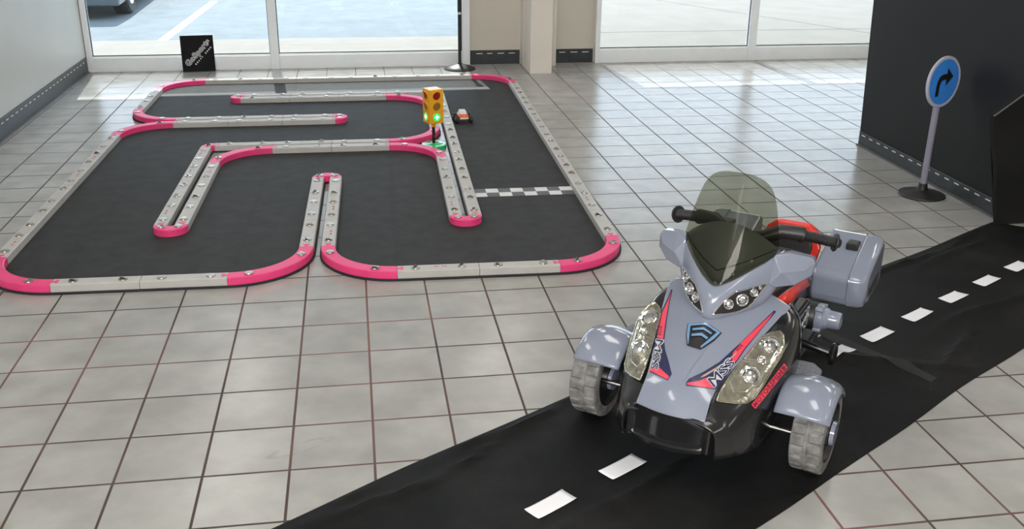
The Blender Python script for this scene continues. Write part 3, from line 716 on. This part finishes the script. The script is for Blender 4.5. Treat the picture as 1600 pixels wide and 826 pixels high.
# black side bodywork
SIDE = [
 [(.05,-.372,.268),(.145,-.368,.262),(.168,-.366,.235),(.170,-.374,.195),(.168,-.370,.150)],
 [(.120,-.340,.282),(.165,-.335,.268),(.205,-.320,.240),(.215,-.315,.190),(.213,-.310,.142)],
 [(.128,-.332,.292),(.172,-.328,.272),(.209,-.312,.243),(.219,-.306,.190),(.217,-.301,.142)],
 [(.118,-.275,.348),(.172,-.280,.305),(.222,-.268,.262),(.240,-.262,.195),(.240,-.262,.135)],
 [(.130,-.222,.366),(.195,-.225,.330),(.243,-.22,.285),(.258,-.22,.2),(.255,-.22,.130)],
 [(.155,-.135,.402),(.222,-.145,.378),(.268,-.145,.325),(.275,-.155,.205),(.268,-.16,.125)],
 [(.188,.0,.446),(.262,-.02,.430),(.298,-.02,.37),(.292,-.03,.22),(.280,-.04,.12)],
 [(.214,.105,.480),(.275,.085,.468),(.305,.08,.40),(.30,.08,.23),(.285,.08,.12)],
 [(.232,.205,.512),(.275,.20,.490),(.295,.20,.42),(.29,.20,.24),(.275,.20,.13)],
 [(.20,.30,.49),(.235,.30,.47),(.25,.30,.40),(.25,.30,.24),(.24,.30,.14)],
]
side_objs = []
for sx in (1, -1):
    rows = [[Vector((sx*p[0], p[1], p[2])) for p in r] for r in SIDE]
    side_objs.append(MB().grid(rows).build('side_bodywork', MT['blackpl'], trike, mods=[PC, ('SOLIDIFY', dict(thickness=.010, offset=-1 if sx < 0 else 1))]))
# nose grille, corner posts and chin spoiler
gr = []
for x, y in ((0,-.392),(.05,-.387),(.09,-.378),(.13,-.366)):
    gr.append([Vector((x, y+.004, .282)), Vector((x, y+.002, .262)), Vector((x, y+.004, .22)), Vector((x, y, .165))])
gr = [[mir(p) for p in r] for r in reversed(gr[1:])]+gr
MB().grid(gr).build('nose_grille', MT['blackpl'], trike, mods=[('SUBSURF', dict(levels=2, render_levels=2))])
for sx in (1, -1):
    pts = [(.118,-.352,.285),(.150,-.362,.278),(.168,-.355,.240),(.165,-.352,.150),(.150,-.392,.146),(.135,-.386,.150),(.120,-.362,.17),(.128,-.375,.262),(.148,-.380,.255),(.158,-.378,.235)]
    b = MB(); q = [Vector((sx*x, y, z)) for x, y, z in [(.112,-.335,.278),(.166,-.345,.262),(.172,-.348,.160),(.115,-.335,.160),(.120,-.360,.272),(.150,-.368,.258),(.148,-.382,.162),(.122,-.376,.164)]]
    b.add(q, [(0,1,2,3),(4,5,6,7),(0,4,5,1),(1,5,6,2),(2,6,7,3),(3,7,4,0)])
    b.build('corner_post', MT['blackpl'], trike, mods=[BEV(.006, 3)])
ch = []
for x, y, z in ((0,-.412,.160),(.04,-.409,.160),(.085,-.400,.161),(.118,-.388,.163),(.130,-.380,.164)):
    ch.append([Vector((x, y+.055, z+.022)), Vector((x, y+.012, z+.022)), Vector((x, y, z+.014)), Vector((x, y, z)), Vector((x, y+.02, z-.010)), Vector((x, y+.06, z-.012))])
ch = [[mir(p) for p in r] for r in reversed(ch[1:])]+ch
sp = MB().grid(ch)
for r_ in (ch[0], ch[-1]): sp.add(r_, [tuple(range(6))])
sp.grid([[r_[0] for r_ in ch], [r_[-1] for r_ in ch]]).build('chin_spoiler', MT['blackpl'], trike)
MB().box((-.22,-.30,.125),(.22,.95,.150)).build('chassis', MT['mattebl'], trike, mods=[BEV(.01)])

# cowl around the windshield base
def SHY(x, z): return .013+(z-.609)*.42+3.2*x*x     # windshield surface
def cz0(x): return .609+.62*x if x < .184 else .723
COWL = []
for x, top, mid, low in ((0,(.010,.612),(-.030,.575),(-.048,.506)),(.035,(.030,.633),(-.008,.590),(-.032,.512)),(.08,(.062,.661),(.030,.610),(.018,.522)),(.12,(.098,.686),(.072,.630),(.060,.535)),(.155,(.140,.707),(.118,.655),(.108,.552)),(.180,(.170,.722),(.152,.678),(.138,.590)),(.192,(.190,.732),(.178,.70),(.160,.625))):
    COWL.append([Vector((x, top[0]+.012, top[1]+.004)), Vector((x, top[0]-.004, top[1]-.002)), Vector((x, (top[0]*.6+mid[0]*.4)-.004, top[1]*.6+mid[1]*.4)), Vector((x, mid[0], mid[1])), Vector((x, (mid[0]+low[0])/2, (mid[1]+low[1])/2)), Vector((x, low[0], low[1])), Vector((x, low[0]+.02, low[1]-.014))])
rows = [[mir(p) for p in r] for r in reversed(COWL[1:])]+COWL
cowl = MB().grid(rows).build('cowl', MT['body'], trike, mods=[PC, ('SOLIDIFY', dict(thickness=.008, offset=-1))])
for sx in (1, -1):
    o = [(.168,.150,.726),(.215,.180,.735),(.290,.222,.716),(.302,.224,.700),(.297,.206,.652),(.250,.170,.618),(.186,.140,.607),(.165,.125,.62)]
    b = MB(); v = [Vector((sx*x, y, z)) for x, y, z in o]; bk = [p+Vector((-sx*.004,.045,-.004)) for p in v]
    ridge = [Vector((sx*.205,.128,.672)), Vector((sx*.275,.185,.676))]
    n = 8; V = v+bk+ridge
    fs = [(0,1,16),(1,2,17,16),(2,3,17),(3,4,17),(4,5,16,17),(5,6,16),(6,7,16),(7,0,16)]+[(i,(i+1)%n,n+(i+1)%n,n+i) for i in range(n)]+[tuple(range(n,2*n))]
    b.add(V, fs).build('side_wing', MT['body'], trike, mods=[BEV(.005, 3)])
# black dashboard behind the windshield
dk = []
for k in range(15):
    x = -.178+.356*k/14; ztop = .832-.095*(abs(x)/.178)**2.0; zb = .60+.64*abs(x)
    dk.append([Vector((x, SHY(x, zb+(ztop-zb)*t)+.016, zb+(ztop-zb)*t)) for t in (0,.25,.5,.75,1)])
dash = MB().grid(dk).build('dashboard', MT['dash'], trike, mods=[('SOLIDIFY', dict(thickness=.006))])
# smoked windshield
prof = [(.606,.004),(.64,.055),(.68,.115),(.722,.180),(.76,.176),(.80,.167),(.85,.156),(.895,.145),(.93,.133),(.955,.121),(.975,.103),(.990,.082),(1.000,.054),(1.004,.020)]
rows = []
for z, w in prof:
    row = []
    for k in range(21):
        t = -1+2*k/20; x = w*t; zz = z+(.62*abs(x)*.0)
        row.append((x, zz))
    rows.append(row)
rr = []
for row in rows:
    rr.append([Vector((x, SHY(x, z), z)) for x, z in row])
shield = MB().grid(rr).build('windshield', MT['shield'], trike, mods=[('SUBSURF', dict(levels=1, render_levels=1)), ('SOLIDIFY', dict(thickness=.003))])
cr_ = [Vector((x, SHY(x, .645+.58*abs(x))-.0035, .645+.58*abs(x)+.03*(1-abs(x)/.178))) for x in [(-.176+.352*k/16) for k in range(17)]]
MB().tube([p for p in cr_], .0022, 8).build('windshield_crease', MT['shield'], shield)
for x, z in ((0,.628),(-.10,.71),(.105,.712),(.055,.665)):
    c = Vector((x, SHY(x, z)-.003, z)); MB().lathe(c, (x*2,-1,.4), [(.0065,0),(.006,.003),(.0001,.004)], 16).build('screw_cap', MT['mattebl'], trike)

# ---- lamps, stickers and lettering that follow the bodywork
dg = bpy.context.evaluated_depsgraph_get()
def bvh_of(objs):
    vs, fs = [], []
    for o in objs:
        k = len(vs); vs += [v.co.copy() for v in o.data.vertices]; fs += [tuple(i+k for i in p.vertices) for p in o.data.polygons]
    return BVHTree.FromPolygons(vs, fs)
BH = bvh_of([hood]); BS = bvh_of(side_objs); BCo = bvh_of([cowl]); BHS = bvh_of([hood]+side_objs)
OL = TI @ CP
def hit(bv, x, y):
    d = (TI.to_3x3() @ ray_dir(x, y)).normalized(); l, n, i, t = bv.ray_cast(OL, d)
    if l is None:
        for q in (3.6, 3.5, 3.7):
            l, n, i, t = bv.find_nearest(OL+d*q)
            if l is not None: break
    if n.dot(d) > 0: n = -n
    return l, n
def sticker(name, bv, poly, material, off, parent, mirror=False, fine=5.0, thick=0):
    bm = bmesh.new(); vv = [bm.verts.new((x, y, 0)) for x, y in poly]
    for tri in tessellate_polygon([[Vector((x, y, 0)) for x, y in poly]]): bm.faces.new([vv[i] for i in tri])
    for _ in range(5):
        L = [e for e in bm.edges if e.calc_length() > fine]
        if not L: break
        bmesh.ops.subdivide_edges(bm, edges=L, cuts=1, use_grid_fill=False); bm.normal_update(); bmesh.ops.triangulate(bm, faces=[f for f in bm.faces if len(f.verts) > 3])
    for v in bm.verts:
        l, n = hit(bv, v.co.x, v.co.y); v.co = l+n*off
        if mirror: v.co.x = -v.co.x
    me = bpy.data.meshes.new(name); bm.to_mesh(me); bm.free(); me.materials.append(MT[material]) 
    o = bpy.data.objects.new(name, me); COL.objects.link(o); o.parent = parent
    for p in me.polygons: p.use_smooth = True
    return o
def lettering(name, bv, text, quad, material, off, parent, bold=0, shear=0, sp=1):
    vs, fs = text_mesh(text, 1, shear, bold, 2, sp); x0 = min(v.x for v in vs); x1 = max(v.x for v in vs); y0 = min(v.y for v in vs); y1 = max(v.y for v in vs)
    BL, BR, TR_, TL_ = [Vector(q) for q in quad]; out = []
    for v in vs:
        a = (v.x-x0)/(x1-x0); c = (v.y-y0)/(y1-y0); q = BL.lerp(BR, a).lerp(TL_.lerp(TR_, a), c); l, n = hit(bv, q.x, q.y); out.append(l+n*off)
    return MB().add(out, fs).build(name, MT[material], parent)
def rim(name, bv, poly, r, material, parent, mirror=False, off=.003):
    pts = []
    for i in range(len(poly)):
        a, c = Vector(poly[i]), Vector(poly[(i+1) % len(poly)]); n = max(1, int((c-a).length/4))
        for k in range(n):
            q = a.lerp(c, k/n); l, nn = hit(bv, q.x, q.y); l = l+nn*off; pts.append(mir(l) if mirror else l)
    pts.append(pts[0].copy()); return MB().tube(pts, r, 8, cap=False).build(name, MT[material], parent)
def reflector(bv, x, y, r, parent, mirror=False, dome=True):
    l, n = hit(bv, x, y)
    if mirror: l, n = mir(l), mir(n)
    n = (n+Vector((.1 if not mirror else -.1,-.5,.1))).normalized()
    o = MB().lathe(l+n*.003, n, [(r*1.05,-.004),(r*1.08,.003),(r,.005),(r*.92,.003),(r*.80,.004),(r*.74,.0025)], 28).build('reflector_ring', MT['chrome'], parent)
    MB().lathe(l+n*.004, n, [(r*.72,-.002),(r*.62,r*.22),(r*.42,r*.36),(r*.2,r*.42),(.0001,r*.44)], 11, smooth=False).build('reflector_bulb', MT['chrome'], parent)
UL = [(1112.6,491.4),(1118,484),(1130,470),(1147.7,456.3),(1165,452),(1180,447),(1197.4,442.4),(1192,451),(1184,461),(1176,472),(1166,480),(1153.8,485.4),(1135,489.5)]
BG = [(1119,626.3),(1127.8,606),(1145.3,580.8),(1160.8,561.4),(1177,543),(1191.8,526.5),(1201.5,521.7),(1218,517.8),(1223.8,524),(1224.7,542),(1218.9,557.5),(1204.5,580),(1190,604),(1178,622),(1164.7,629.6),(1145.3,630)]
for m_ in (False, True):
    l1 = sticker('upper_headlamp', BCo, UL, 'mattebl', .0015, trike, m_); 
    rim('lamp_bezel', BCo, UL, .0028, 'chrome', l1, m_)
    for x, y, r in ((1138,475,.0175),(1159,467.8,.022),(1177.4,456.3,.0145),(1187,449,.007)): reflector(BCo, x, y, r, l1, m_)
    l2 = sticker('front_headlamp', BHS, BG, 'lampback', .003, trike, m_)
    rim('lamp_bezel', BHS, BG, .0030, 'lampback', l2, m_, .004)
    rim('lamp_inner_frame', BHS, [(1162,562),(1188,530),(1212,527),(1214,545),(1202,566)], .0018, 'chrome', l2, m_, .006)
    rim('lamp_inner_frame', BHS, [(1140,596),(1160,566),(1201,569),(1178,600),(1165,612),(1146,613)], .0016, 'chrome', l2, m_, .005)
    for x, y, r in ((1202.4,543,.034),(1171.4,588.5,.036),(1190,563,.016)): reflector(BHS, x, y, r, l2, m_)
NV = [(1072,597.2),(1076.5,591.4),(1098.8,580.8),(1124,565.3),(1156.9,535.2),(1209.2,484.8),(1212.7,486.8),(1199.5,502.3),(1164.7,545),(1151,565.3),(1131.7,592.4),(1118.1,608.3),(1071.6,602.5)]
d1 = sticker('bonnet_sticker', BH, NV, 'decal_navy', .0012, trike)
sticker('red_flash', BH, [(1208.5,487.8),(1158,535),(1145,551),(1143,569),(1150,564),(1163.5,544),(1198,503)], 'decal_red', .0019, d1)
sticker('red_flash', BH, [(1073.3,600.8),(1074,598),(1092,595),(1104,590),(1107,594),(1115,607)], 'decal_red', .0019, d1)
sticker('gold_streak', BH, [(1094,590),(1098,586.5),(1128,568.5),(1151,550),(1150,554),(1132,569.5),(1101,588)], 'decal_gold', .0022, d1)
lettering('letters_outline', BH, 'MSS', [(1116,607),(1150.5,567),(1138,557.5),(1103.5,592)], 'decal_white', .0024, d1, .045, 0)
lettering('letters', BH, 'MSS', [(1116,606),(1149,567.5),(1138,559.5),(1105,592.5)], 'decal_navy', .0029, d1, .0)
lettering('small_letters', BH, 'SOS', [(1152,549),(1161,540),(1157,537),(1148,546)], 'decal_black', .0024, d1, .02)
LN = [(1049.0,452),(1041.5,470),(1032.6,488),(1025,520),(1019.9,545),(1011.2,578.9),(1043.5,594.4),(1049.9,584.4),(1045,565),(1039.9,548),(1038,533.5),(1042.6,497.2),(1047,470),(1051,453)]
d2 = sticker('bonnet_sticker', BH, LN, 'decal_navy', .0012, trike)
sticker('red_flash', BH, [(1049.3,454.5),(1044,470),(1035.5,488),(1028,518),(1027,527),(1036.5,530),(1041,498),(1046,470)], 'decal_red', .0019, d2)
sticker('red_flash', BH, [(1013.5,578),(1016,575),(1030,574),(1046,588.5),(1043.2,593)], 'decal_red', .0019, d2)
lettering('letters_outline', BH, 'MSS', [(1025,529),(1015.5,577),(1028.5,580.5),(1038.5,531)], 'decal_white', .0024, d2, .045)
lettering('letters', BH, 'MSS', [(1026,530),(1016.5,576.5),(1027.5,579.5),(1037,532)], 'decal_navy', .0029, d2, .0)
lettering('small_letters', BH, 'SOS', [(1030,509),(1027.5,524),(1033,525),(1035.5,510)], 'decal_black', .0024, d2, .02)
q = [(1173.4,632),(1180,638.5),(1231,575),(1224.7,567)]
d3 = sticker('side_sticker', BS, q, 'decal_red', .0015, trike)
lettering('letters_outline', BS, 'MOTORSPIDER', [(1179.8,636.8),(1230,574.8),(1225,568.3),(1174.2,631)], 'decal_black', .0024, d3, .03, 0, 1.1)
lettering('letters', BS, 'MOTORSPIDER', [(1179.8,636.8),(1230,574.8),(1225,568.3),(1174.2,631)], 'decal_red', .0030, d3, -.022, 0, 1.1)
q = [(985.0,508),(966.4,579.5),(974,574.4),(992.2,506.5)]
d4 = sticker('side_sticker', BS, q, 'decal_red', .0015, trike)
lettering('letters_outline', BS, 'MOTORSPIDER', [(985.4,509.5),(967,578),(973.6,573.5),(991.6,508)], 'decal_black', .0024, d4, .03, 0, 1.1)
lettering('letters', BS, 'MOTORSPIDER', [(985.4,509.5),(967,578),(973.6,573.5),(991.6,508)], 'decal_red', .0030, d4, -.022, 0, 1.1)
sticker('bonnet_crease', BH, [(1092,548.5),(1099,549.5),(1080,576),(1065,601),(1061,598),(1062,587),(1074,570)], 'body', .003, trike, fine=3)
em = sticker('bonnet_badge', BH, [(1075.1,506),(1103.6,504.6),(1127.8,520.7),(1116,533),(1094.9,546.9),(1073.6,540.5),(1072,524.6)], 'decal_black', .004, trike)
sticker('badge_frame', BH, [(1076.3,507),(1103.2,505.8),(1125.4,520.6),(1115,531),(1094.9,545),(1094.5,542.2),(1119.5,520.7),(1101.9,508.6),(1079.6,510.4),(1076.4,538),(1075,539),(1073.6,524.6)], 'emblem', .0065, em, fine=4)
sticker('badge_chevron', BH, [(1082.9,514.7),(1099.7,513.2),(1112.3,521.7),(1110.2,524),(1098.8,516.6),(1082.9,517.8)], 'emblem', .0075, em, fine=4)
sticker('badge_chevron', BH, [(1081,523.3),(1096.8,521.8),(1106.3,529),(1103.6,531.8),(1095.9,526),(1081.2,526.8)], 'emblem', .0075, em, fine=4)

# ---- wheels, mudguards, foot plates
WR, WW = .156, .056
def tyre(parent, cx, cy, sx, cw=WW):
    b = MB(); n = 132; prof = [(-1.0,.72),(-1.0,.93),(-.95,.985),(-.84,1.0),(-.30,1.0),(-.27,1.0),(-.12,1.0),(-.09,1.0),(.09,1.0),(.12,1.0),(.27,1.0),(.30,1.0),(.84,1.0),(.95,.985),(1.0,.93),(1.0,.72)]
    rows = []
    for k in range(n):
        t = 2*PI*k/n; row = []
        for i, (x, r) in enumerate(prof):
            rr_ = r
            side = x < 0; kk = (k+(3 if side else 0)) % 6
            if abs(x) > .25 and abs(x) < .95 and kk == 0: rr_ -= .045
            if .10 < abs(x) < .28 and i in (6, 9): rr_ -= .02
            row.append(Vector((cx+x*cw, cy+math.sin(t)*WR*rr_, WR+math.cos(t)*WR*rr_)))
        rows.append(row)
    rows.append(rows[0]); b.grid(rows, 0, False)
    o = b.build('wheel', MT['tyre'], parent)
    for s in (-1, 1):
        MB().lathe((cx+s*cw*.86, cy, WR), (s,0,0), [(WR*.80,.008),(WR*.70,.006),(WR*.66,-.012),(WR*.35,-.015),(WR*.30,.006),(WR*.12,.010),(.0001,.010)], 40).build('wheel_disc', MT['mattebl'], o)
        MB().lathe((cx+s*cw*.88, cy, WR), (s,0,0), [(WR*.30,.008),(WR*.28,.022),(.0001,.024)], 24).build('hub_cap', MT['body'], o)
    return o
tyre(trike, .424, .008, 1); tyre(trike, -.422, -.028, -1); tyre(trike, 0, 1.02, 1, .09)
for sx in (1, -1):
    b = MB(); rows = []
    for k in range(15):
        a = math.radians(144-104*k/14)
        row = []
        for x, dr_ in ((.299,-.018),(.301,-.004),(.325,.005),(.37,.012),(.40,.018),(.44,.013),(.472,.004),(.488,-.008),(.491,-.026)):
            R = .169+dr_; row.append(Vector((sx*(x-.0 if k < 11 else x), math.cos(a)*R+.0, .158+math.sin(a)*R*1.03)))
        rows.append(row)
    b.grid(rows).build('mudguard', MT['body'], trike, mods=[('SUBSURF', dict(levels=1, render_levels=1)), ('SOLIDIFY', dict(thickness=.006, offset=0))])
    b = MB(); rows = []
    poly = [(.275,.075),(.272,.20),(.295,.235),(.345,.235),(.385,.19),(.392,.135),(.36,.08)]
    b.prism([(sx*x, y) for x, y in poly], lambda x, y: (x, y, .285+.03*(.2-y)), lambda x, y: (x, y, .300+.03*(.2-y)))
    fp = b.build('foot_plate', MT['foot'], trike, mods=[BEV(.005, 2)])
    b = MB()
    for i in range(5):
        for j in range(4):
            x, y = sx*(.290+i*.019), .10+j*.028; b.lathe((x, y, .299+.03*(.2-y)), (0,0,1), [(.004,0),(.0035,.003),(.0001,.004)], 10)
    b.build('grip_studs', MT['foot'], fp)
    MB().tube([(sx*.20,-.095,.175),(sx*.40,-.095,.175)], .0085, 16).build('axle_rod', MT['steel'], trike)
    MB().tube([(sx*.24,.05,.25),(sx*.32,.05,.30)], .02, 12).build('mudguard_bracket', MT['mattebl'], trike)

# ---- centre body, seat, bags, controls
b = MB(); rows = []
for y, w, z0_, z1_ in ((.26,.20,.14,.47),(.40,.17,.14,.44),(.60,.15,.14,.40),(.85,.16,.14,.40),(1.12,.13,.24,.40),(1.2,.06,.28,.38)):
    rows.append([(-w*.75,y,z0_),(-w,y,z0_+.04),(-w,y,z1_-.05),(-w*.75,y,z1_),(0,y,z1_+.01),(w*.75,y,z1_),(w,y,z1_-.05),(w,y,z0_+.04),(w*.75,y,z0_)])
b.grid(rows)
for r_ in (rows[0], rows[-1]): b.add(r_, [tuple(range(9))])
b.build('centre_body', MT['blackpl'], trike)
for sx in (1, -1):
    b = MB()
    rr_ = [[Vector((sx*x, y, z)) for x, y, z in r] for r in (((.19,.22,.535),(.205,.22,.50)),((.195,.34,.525),(.215,.35,.485)),((.185,.5,.485),(.20,.5,.455)),((.17,.75,.425),(.185,.75,.395)))]
    b.grid(rr_).build('red_side_panel', MT['redpl'], trike, mods=[('SOLIDIFY', dict(thickness=.015))])
    MB().add([Vector((sx*x, y, z)) for x, y, z in ((.185,.245,.52),(.205,.245,.52),(.222,.275,.46),(.202,.275,.46))], [(0,1,2,3)]).build('red_strut', MT['redpl'], trike, mods=[('SOLIDIFY', dict(thickness=.02))])
rows = []
for y, w, z in ((.33,.07,.445),(.45,.11,.455),(.62,.13,.45),(.80,.135,.455),(.88,.13,.49)):
    rows.append([(-w,y,z-.035),(-w*.95,y,z-.005),(-w*.5,y,z+.004),(0,y,z),(w*.5,y,z+.004),(w*.95,y,z-.005),(w,y,z-.035)])
MB().grid(rows).build('seat', MT['mattebl'], trike, mods=[('SUBSURF', dict(levels=2, render_levels=2))])
BKO = [(-.13,.37),(.13,.37),(.14,.44),(.115,.505),(.075,.535),(-.075,.535),(-.115,.505),(-.14,.44)]
MB().prism(BKO, lambda x, z: (x, 1.075+(z-.4)*.25, z), lambda x, z: (x*.97, 1.115+(z-.4)*.25, z)).build('seat_back', MT['redpl'], trike, mods=[BEV(.010, 3)])
BKI = [(-.10,.40),(.10,.40),(.105,.45),(.08,.495),(-.08,.495),(-.105,.45)]
MB().prism(BKI, lambda x, z: (x, 1.058+(z-.4)*.25, z), lambda x, z: (x, 1.078+(z-.4)*.25, z)).build('back_cushion', MT['mattebl'], trike, mods=[BEV(.007, 3)])
for sx in (1, -1):
    b = MB(); prof = [(.86,.292),(.85,.325),(.848,.408),(.868,.432),(1.17,.522),(1.215,.50),(1.215,.31),(1.19,.285),(.90,.272)]
    b.prism(prof, lambda y, z: (sx*.165, y, z), lambda y, z: (sx*.332, y, z))
    bg_ = b.build('side_bag', MT['body'], trike, mods=[BEV(.014, 3)])
    inner = [(1.03+(y-1.03)*.93, .41+(z-.41)*.90) for y, z in prof]
    b = MB(); rws = []
    for x, k in ((.322,1.018),(.365,1.0),(.385,.945),(.396,.81)):
        rws.append([Vector((sx*x, 1.03+(y-1.03)*k, .41+(z-.41)*k)) for y, z in prof]+[Vector((sx*x, 1.03+(prof[0][0]-1.03)*k, .41+(prof[0][1]-.41)*k))])
    b.grid(rws); b.add(rws[-1][:-1], [tuple(range(9))])
    b.build('bag_lid', MT['body'], bg_, mods=[BEV(.006, 2)])
    sl = MB(); pts = [(sx*.318, y, z) for y, z in [(.848,.325),(.846,.409),(.866,.434),(1.17,.524)]]
    sl.tube(pts, .0018, 8).build('bag_seam', MT['bagseam'], bg_)
    MB().box((sx*.283-.026,1.03,.478),(sx*.283+.026,1.09,.512)).build('latch', MT['mattebl'], bg_, mods=[BEV(.006, 3)])
    MB().prism([(.93,.33),(1.10,.33),(1.10,.38),(.93,.36)], lambda y, z: (sx*.397, y, z), lambda y, z: (sx*.400, y, z)).build('side_slot', MT['mattebl'], bg_)
    # motor housing and foot peg
    MB().tube([(sx*.14,.58,.335),(sx*.265,.58,.335)], .058, 32).build('motor_sleeve', MT['mattebl'], trike, mods=[BEV(.005)])
    o = MB().lathe((sx*.262,.58,.335), (sx,0,0), [(.0001,0),(.055,0),(.057,.006),(.055,.028),(.046,.034),(.043,.045),(.038,.050),(.036,.092),(.032,.098),(.0001,.098)], 40).build('motor_cap', MT['body'], trike)
    for a in (.6, 2.2, 3.9, 5.4):
        MB().tube([(sx*.262,.58+math.cos(a)*.056,.335+math.sin(a)*.056),(sx*.292,.58+math.cos(a)*.056,.335+math.sin(a)*.056)], .011, 12).build('cap_lug', MT['body'], o)
    MB().lathe((sx*.286,.545,.268), (sx,-.6,0), [(.010,0),(.009,.006),(.0001,.008)], 14).build('bolt', MT['chrome'], trike)
    MB().tube([(sx*.16,.60,.205),(sx*.345,.60,.175)], [.020,.014], 16).build('peg_arm', MT['blackpl'], trike)
    MB().lathe((sx*.335,.60,.176), (sx,0,0), [(.0001,-.004),(.030,-.004),(.046,.002),(.048,.012),(.040,.020),(.012,.022),(.0001,.022)], 36).build('foot_peg', MT['blackpl'], trike)
# silver script badge on the side
MB().tube([Vector((.2625, .315+k*.0045, .40+.014*math.sin(k*1.35)+.001*k)) for k in range(20)], .0022, 8).build('script_badge', MT['chrome'], trike)
MB().box((.20,.27,.34),(.258,.46,.46)).build('side_cover', MT['blackpl'], trike, mods=[BEV(.015, 3)])
# handlebar
MB().tube([(0,.20,.55),(0,.33,.70)], .03, 20).build('steering_column', MT['mattebl'], trike)
MB().tube([(-.205,.396,.738),(-.13,.375,.742),(-.07,.35,.715),(0,.34,.70),(.07,.35,.715),(.13,.375,.742),(.205,.396,.738)], .0285, 24).build('handlebar', MT['mattebl'], trike)
MB().lathe((0,.30,.70), (0,-.5,1), [(.0001,-.03),(.055,-.03),(.06,-.01),(.05,.02),(.0001,.025)], 28).build('handlebar_hub', MT['mattebl'], trike)
for sx in (1, -1):
    p0, p1 = Vector((sx*.20,.395,.736)), Vector((sx*.322,.460,.706)); d = p1-p0; pts = []; rads = []
    for k in range(41): pts.append(p0+d*(k/40)); rads.append(.0215 if k % 2 else .0192)
    g = MB().tube(pts, rads, 20, smooth=False).build('hand_grip', MT['mattebl'], trike)
    MB().lathe(p1-d.normalized()*.012, d, [(.02,0),(.034,.002),(.036,.006),(.034,.010),(.022,.014),(.016,.026),(.0001,.028)], 28).build('grip_flange', MT['mattebl'], g)
    MB().lathe(p0, d, [(.0285,-.004),(.0305,0),(.0305,.008),(.022,.010)], 24).build('grip_collar', MT['mattebl'], g)
